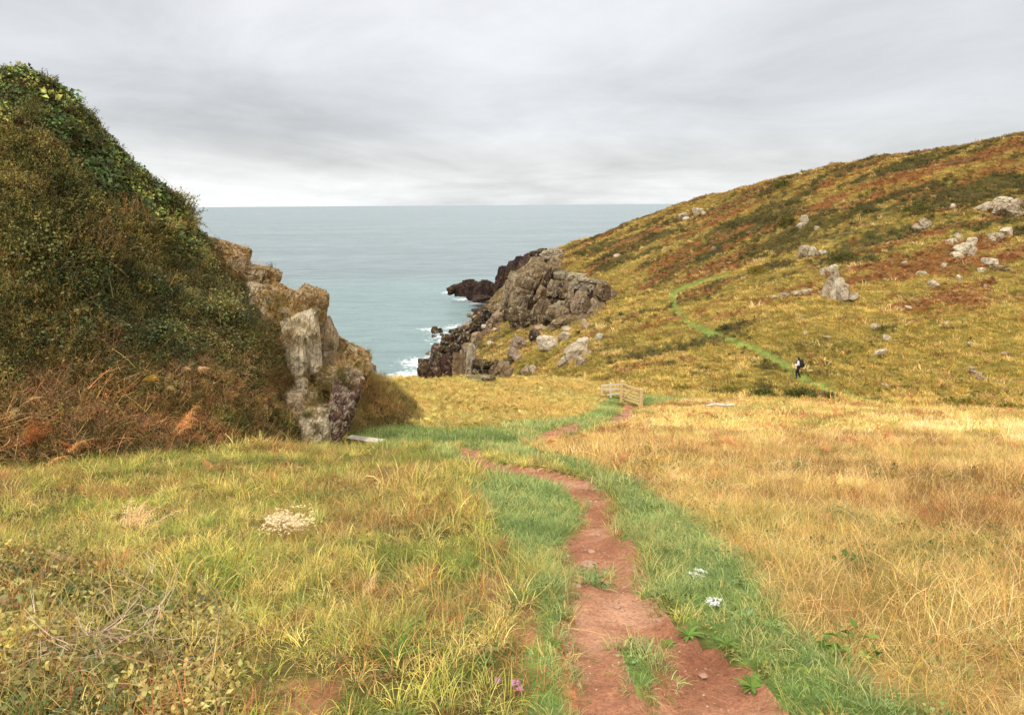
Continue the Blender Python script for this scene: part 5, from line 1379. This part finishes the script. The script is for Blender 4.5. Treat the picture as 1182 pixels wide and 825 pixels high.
for s in (1, -1):
    mk('eye', lambda bm: bmesh.ops.transform(bm, matrix=Matrix.Translation((.182, s * .033, 1.60)), verts=bmesh.ops.create_uvsphere(bm, u_segments=8, v_segments=6, radius=.012)['verts']), HAIR, person, True)

def local(p): 
    c, s = math.cos(FACE), math.sin(FACE)
    return (hx_ + p[0] * c - p[1] * s, hy_ + p[0] * s + p[1] * c, hz0 + p[2])
pk = empty('backpack', local((-.2, 0, 1.0)), FACE); tag(pk, 'bulky black backpack worn by the walker in white', 'backpack')
def sack(bm):
    box(bm, (.27, .36, .58), (-.02, 0, .19), (0, .05, 0), .09)
mk('bag', sack, NAVY, pk, True)
mk('top_lid', lambda bm: box(bm, (.28, .34, .13), (.01, 0, .50), (0, .12, 0), .05), NAVY, pk, True)
mk('front_pocket', lambda bm: box(bm, (.09, .26, .30), (-.19, 0, .10), (0, .05, 0), .035), NAVY, pk, True)
for s in (1, -1):
    mk('side_pocket', lambda bm: box(bm, (.16, .06, .24), (-.02, s * .19, .06), (0, 0, 0), .025), NAVY, pk, True)
    def strap(bm, s=s):
        pts = [(.10, s * .10, .46), (.24, s * .11, .49), (.38, s * .12, .36), (.375, s * .13, .20), (.24, s * .16, .08), (.10, s * .15, .02)]
        for a, b in zip(pts, pts[1:]): tube(bm, a, b, .022, .022, 8)
    mk('strap', strap, NAVY, pk, True)

# ------------------------------------------------------------------ single plants that can be told apart
FERN = bpy.data.materials.get('dry_stems')
def solo_mat(name, col, trans=.2):
    return mat_veg(name, trans, .6, .2, inst=False, col=col)
def plant(name, label, cat, u, v, me, mat, scale=1.0, rz=0.0, group=None, tilt=(0, 0), lift=0.0):
    x, y, z = hit(u, v)
    me.materials.clear(); o = link(name, me, mat); o.location = (x, y, z + lift); o.scale = (scale,) * 3; o.rotation_euler = (tilt[0], tilt[1], rz)
    return tag(o, label, cat, group)
RUST, ORNG, YELB, SAND = [solo_mat('bracken_' + n, c) for n, c in (('rust', srgb(206, 142, 96)), ('orange', srgb(230, 172, 112)), ('gold', srgb(236, 196, 100)), ('sand', srgb(226, 192, 142)))]
BRG = 'dead bracken ferns'
for i, (lab, u, v, n_, L_, mt_, sc_) in enumerate([
    ('broad mass of rusty dead bracken at the left end of the bank foot', 30, 515, 11, .75, RUST, 1.1),
    ('second rusty bracken mass spreading beside the broad one', 85, 520, 8, .6, ORNG, 1.0),
    ('golden yellow bracken frond bright against the dark brambles', 160, 440, 4, .6, YELB, 1.0),
    ('tall orange bracken in the middle of the dead growth', 205, 500, 5, .8, ORNG, 1.0),
    ('dark red bracken sprig at the bottom of the bank', 248, 545, 5, .5, RUST, .9),
    ('low rusty bracken between the grass and the rock outcrop', 300, 548, 5, .45, RUST, .9),
    ('pale arched bracken collapsed in the left meadow', 160, 612, 6, .5, SAND, .9),
    ('orange bracken leaning at the left of the meadow', 80, 655, 4, .36, SAND, .9),
    ('small tan bracken tip in the grass by the worn earth', 437, 690, 3, .26, SAND, .9),
    ('rust coloured bracken at the start of the path bend', 555, 545, 4, .4, RUST, .9),
    ('orange bracken in the grass halfway to the plank', 455, 555, 4, .4, ORNG, .9)]):
    plant('dead_bracken', lab, 'bracken', u, v, frond_clump('dead_bracken', n_, L_ * .8, 900 + i, .07, .8, .75, True, (1, 1, 1), .30, 17, True), mt_, sc_, i * 1.3, BRG)

# pale seeded flower heads, white yarrow, weeds by the path
def flowers(name, n, spread, h, head, seed, col=(1, 1, 1), stemc=(.35, .45, .2), dens=14, rr=.02):
    r = np.random.default_rng(seed); vb = VB()
    for i in range(n):
        a = r.uniform(0, 6.283); d = spread * math.sqrt(r.uniform()); b = np.array([d * math.cos(a), d * math.sin(a), 0])
        tp = b + np.array([r.normal(0, .12 * h), r.normal(0, .12 * h), h * r.uniform(.75, 1.15)])
        vb.add(*ribbon(np.array([b, (b + tp) / 2, tp]), np.array([.005, .004, .003]), np.array([.7, .7, 0])), stemc)
        for k in range(dens):
            q = tp + np.array([r.normal(0, head), r.normal(0, head), r.normal(0, head * .25)])
            g_ = r.uniform(.8, 1.1)
            for m_ in range(3): leaf(vb, q, np.array([r.normal(), r.normal(), r.normal(.2, .4)]), np.array([0, 0, 1.0]), rr * r.uniform(.6, 1.2), rr * .7, np.array(col) * g_)
    return vb.mesh(name)
WHT = solo_mat('flower_colours', (.86, .86, .82), .15); CREAM = solo_mat('seed_heads', srgb(240, 220, 176), .25); GRN = solo_mat('weed_green', srgb(104, 132, 58), .25); GRN2 = solo_mat('weed_dark_green', srgb(76, 108, 48), .25)
plant('seed_heads', 'pale cream clump of dried seed heads in the left meadow', 'seed heads', 332, 628, flowers('seed_heads', 60, .17, .20, .035, 950, (1, 1, 1), (.7, .6, .4), 9, .018), CREAM, 1.0)
plant('yarrow', 'upper white yarrow clump on the right verge of the path', 'flowers', 806, 668, flowers('yarrow', 9, .13, .10, .022, 951), WHT, .36, 0, 'white yarrow beside the path')
plant('yarrow', 'lower white yarrow clump, brighter and denser, on the right verge', 'flowers', 824, 702, flowers('yarrow', 12, .10, .11, .02, 952), WHT, .36, 0, 'white yarrow beside the path')
def rosette(name, n, L, w, seed, lift=.45):
    r = np.random.default_rng(seed); vb = VB()
    for i in range(n):
        a = i * 2.4 + r.normal(0, .2); t = r.uniform(lift * .5, lift * 1.3); g_ = r.uniform(.75, 1.25)
        s = np.linspace(0, 1, 6); ll = L * r.uniform(.65, 1.15)
        p = np.stack([s * ll * math.cos(a) * math.cos(t * .6), s * ll * math.sin(a) * math.cos(t * .6), ll * (math.sin(t) * s - .45 * s * s) + .01], -1)
        wd = w * np.sin(np.pi * (s * .86 + .1)) ** .8
        v_, f_ = ribbon(p, wd, np.array([-math.sin(a), math.cos(a), .15])); vb.add(v_, f_, (g_ * r.uniform(.9, 1.2), g_, g_ * .85))
    return vb.mesh(name)
WG = 'broad leaved weeds along the path'
for i, (lab, u, v, n_, L_, w_, mt_) in enumerate([
    ('pale plantain rosette at the edge of the wide bare soil', 795, 735, 16, .11, .022, GRN), ('plantain rosette right of the pale one by the path', 838, 745, 14, .10, .02, GRN), ('dock seedling in the worn left verge near the bottom', 560, 765, 9, .09, .03, GRN2),
    ('leafy dandelion at the foot of the right verge', 868, 795, 18, .11, .026, GRN), ('tuft of weeds on the soil beside the grass island', 770, 745, 12, .07, .016, GRN), ('grey green thistle rosette on the inner bend of the verge', 760, 665, 16, .11, .018, GRN2),
    ('small rosette on the left edge of the path', 640, 745, 10, .07, .018, GRN), ('upright blue green leaves in the left foreground grass', 455, 765, 9, .16, .03, GRN2)]):
    plant('path_weed', lab, 'weed', u, v, rosette('path_weed', n_, L_, w_, 960 + i, .7 if i < 7 else 1.2), mt_, .72, i, WG)
plant('bramble', 'bright green bramble sprig in the straw on the right', 'bramble', 985, 760, leafy('bramble', 26, .16, .14, .065, .05, 971, .4, 4), GRN, 1.0)
plant('bramble', 'dark green bramble low in the straw beyond the yarrow', 'bramble', 985, 655, leafy('bramble', 26, .13, .14, .055, .042, 972, .5, 4), GRN2, 1.0)
plant('dead_twigs', 'tangle of bleached dead twigs in the bottom left corner', 'twigs', 130, 760, wiry('dead_twigs', 60, .13, .30, 973, .0055), solo_mat('bleached_twig', srgb(206, 182, 156), 0.0), 1.0, lift=.09)
plant('dead_twigs', 'curved bare bramble stem arching over the bottom left leaves', 'twigs', 185, 800, wiry('dead_twigs', 5, .05, .5, 974, .006), solo_mat('bare_stem', srgb(206, 160, 126), 0.0), 1.0, lift=.08)
CLV = solo_mat('clover_pink', srgb(196, 140, 176), .2)
plant('clover', 'pink clover heads in the turf at the bottom left of the path', 'clover', 585, 805, flowers('clover', 4, .07, .04, .005, 975, (1, 1, 1), (.3, .5, .2), 8, .012), CLV, 1.0)

# stones lying in the path
PSTONE = mat_plain('path_stone', srgb(164, 128, 106), .9, .35, 14, .4)
PST = 'stones in the path'
for i, (lab, u, v, w_, h_) in enumerate([
    ('flat cream stone set in the path where it narrows', 682, 636, 10, 5), ('long pale stone slab crossing the path', 680, 650, 20, 5), ('small stone on the left of the path below the slab', 668, 676, 9, 5),
    ('cream pebble near the path bend', 690, 617, 7, 5), ('pale stone on the right edge of the narrow path', 712, 700, 10, 6), ('stone half sunk in the wide soil at the lower right', 812, 780, 12, 7), ('small stone in the left rut near the bottom', 668, 790, 9, 6), ('pebble in the right rut', 760, 715, 8, 5)]):
    boulder('path_stone', lab, u, v, w_ * .9, h_ * .6, (1, 1, 1), 400 + i, PSTONE, PST, (0, 0, i), 'stone', 3, 1.0, True, 0.0, .08)

# dark bushes on the hill and along the ditch
BUSH = solo_mat('gorse_green', srgb(84, 88, 38), .15); BUSH2 = solo_mat('gorse_olive', srgb(132, 120, 54), .15)
def bush_mesh(seed, w_, h_, n=26):
    r = np.random.default_rng(seed); vb = VB()
    for i in range(n * 16):
        a = r.uniform(0, 6.283); e = math.acos(1 - r.uniform(0, 1)); rad = r.uniform(.55, 1.05) * (1 + .25 * math.sin(3 * a + seed) * math.sin(e))
        p = np.array([math.cos(a) * math.sin(e) * w_ * .5 * rad, math.sin(a) * math.sin(e) * w_ * .5 * rad, math.cos(e) * h_ * rad])
        nrm = p / (np.linalg.norm(p) + 1e-6); lump = .75 + .5 * vnoise3(np.array([p[0] * 1.3]), np.array([p[1] * 1.3]), np.array([p[2] * 1.3 + seed]), 5)[0]
        for k in range(3):
            g_ = r.uniform(.7, 1.3)
            leaf(vb, p * lump + r.normal(0, .06, 3), nrm + r.normal(0, .8, 3), r.normal(0, 1, 3), .22 * r.uniform(.6, 1.3), .10, (g_ * r.uniform(.9, 1.2), g_, g_ * .85))
    for i in range(10):
        a = r.uniform(0, 6.283); t = np.array([math.cos(a) * w_ * .3, math.sin(a) * w_ * .3, h_ * .7])
        vb.add(*ribbon(np.array([[0, 0, -.1], t * .5, t]), np.array([.06, .04, .02]), np.array([.7, .7, 0])), (.9, .6, .5))
    return vb.mesh('gorse_bush')
BSG = 'gorse bushes on the hill and ditch'
for i, (lab, u, v, w_, h_, mt_) in enumerate([
    ('dark gorse bush on the skyline slope above the pointed outcrop', 905, 216, 24, 9, BUSH), ('rounded dark bush at the edge of the upper heath', 1058, 246, 36, 14, BUSH), ('tall dark bush left of the pale pointed outcrop', 908, 262, 22, 18, BUSH), ('dark bush below the grey wedge outcrop', 975, 301, 34, 12, BUSH),
    ('low bush above the rubble bank', 876, 315, 20, 8, BUSH2), ('first bush at the left of the ditch line behind the straw', 790, 452, 34, 9, BUSH2), ('long bush on the ditch line below the hiker', 846, 455, 36, 12, BUSH2), ('thick bush at the right of the ditch row', 882, 459, 30, 13, BUSH),
    ('dark bush directly below the hiker', 925, 461, 34, 16, BUSH), ('bush at the far right of the hill foot', 1120, 470, 60, 12, BUSH2), ('bush against the photo edge at the hill foot', 1172, 476, 40, 12, BUSH2)]):
    x_, y_, z_ = hit(u, v - 1); k_ = y_ / F
    o = link('gorse_bush', bush_mesh(500 + i, w_ * k_, h_ * k_ * (.7 if v < 400 else .5)), mt_); o.location = (x_, y_ + .2, z_); tag(o, lab, 'bush', BSG)
# ------------------------------------------------------------------ camera
cam = bpy.data.cameras.new('camera'); camo = bpy.data.objects.new('camera', cam); COL.objects.link(camo)
cam.sensor_width = 36.0; cam.lens = 36.0 * F / 1182.0; cam.clip_start = .05; cam.clip_end = 200000
fw = Vector((0, CP, -SP)); up0 = Vector((0, SP, CP)); rt0 = Vector((1, 0, 0))
rt = rt0 * CR - up0 * SR; up = rt0 * SR + up0 * CR
mw_ = Matrix((rt, up, -fw)).transposed().to_4x4(); mw_.translation = (0, 0, EYE)
camo.matrix_world = mw_
scene.camera = camo
scene.view_settings.view_transform = 'Standard'; scene.view_settings.look = 'None'; scene.view_settings.gamma = 1.0; scene.view_settings.exposure = 0.92
sea_finish()
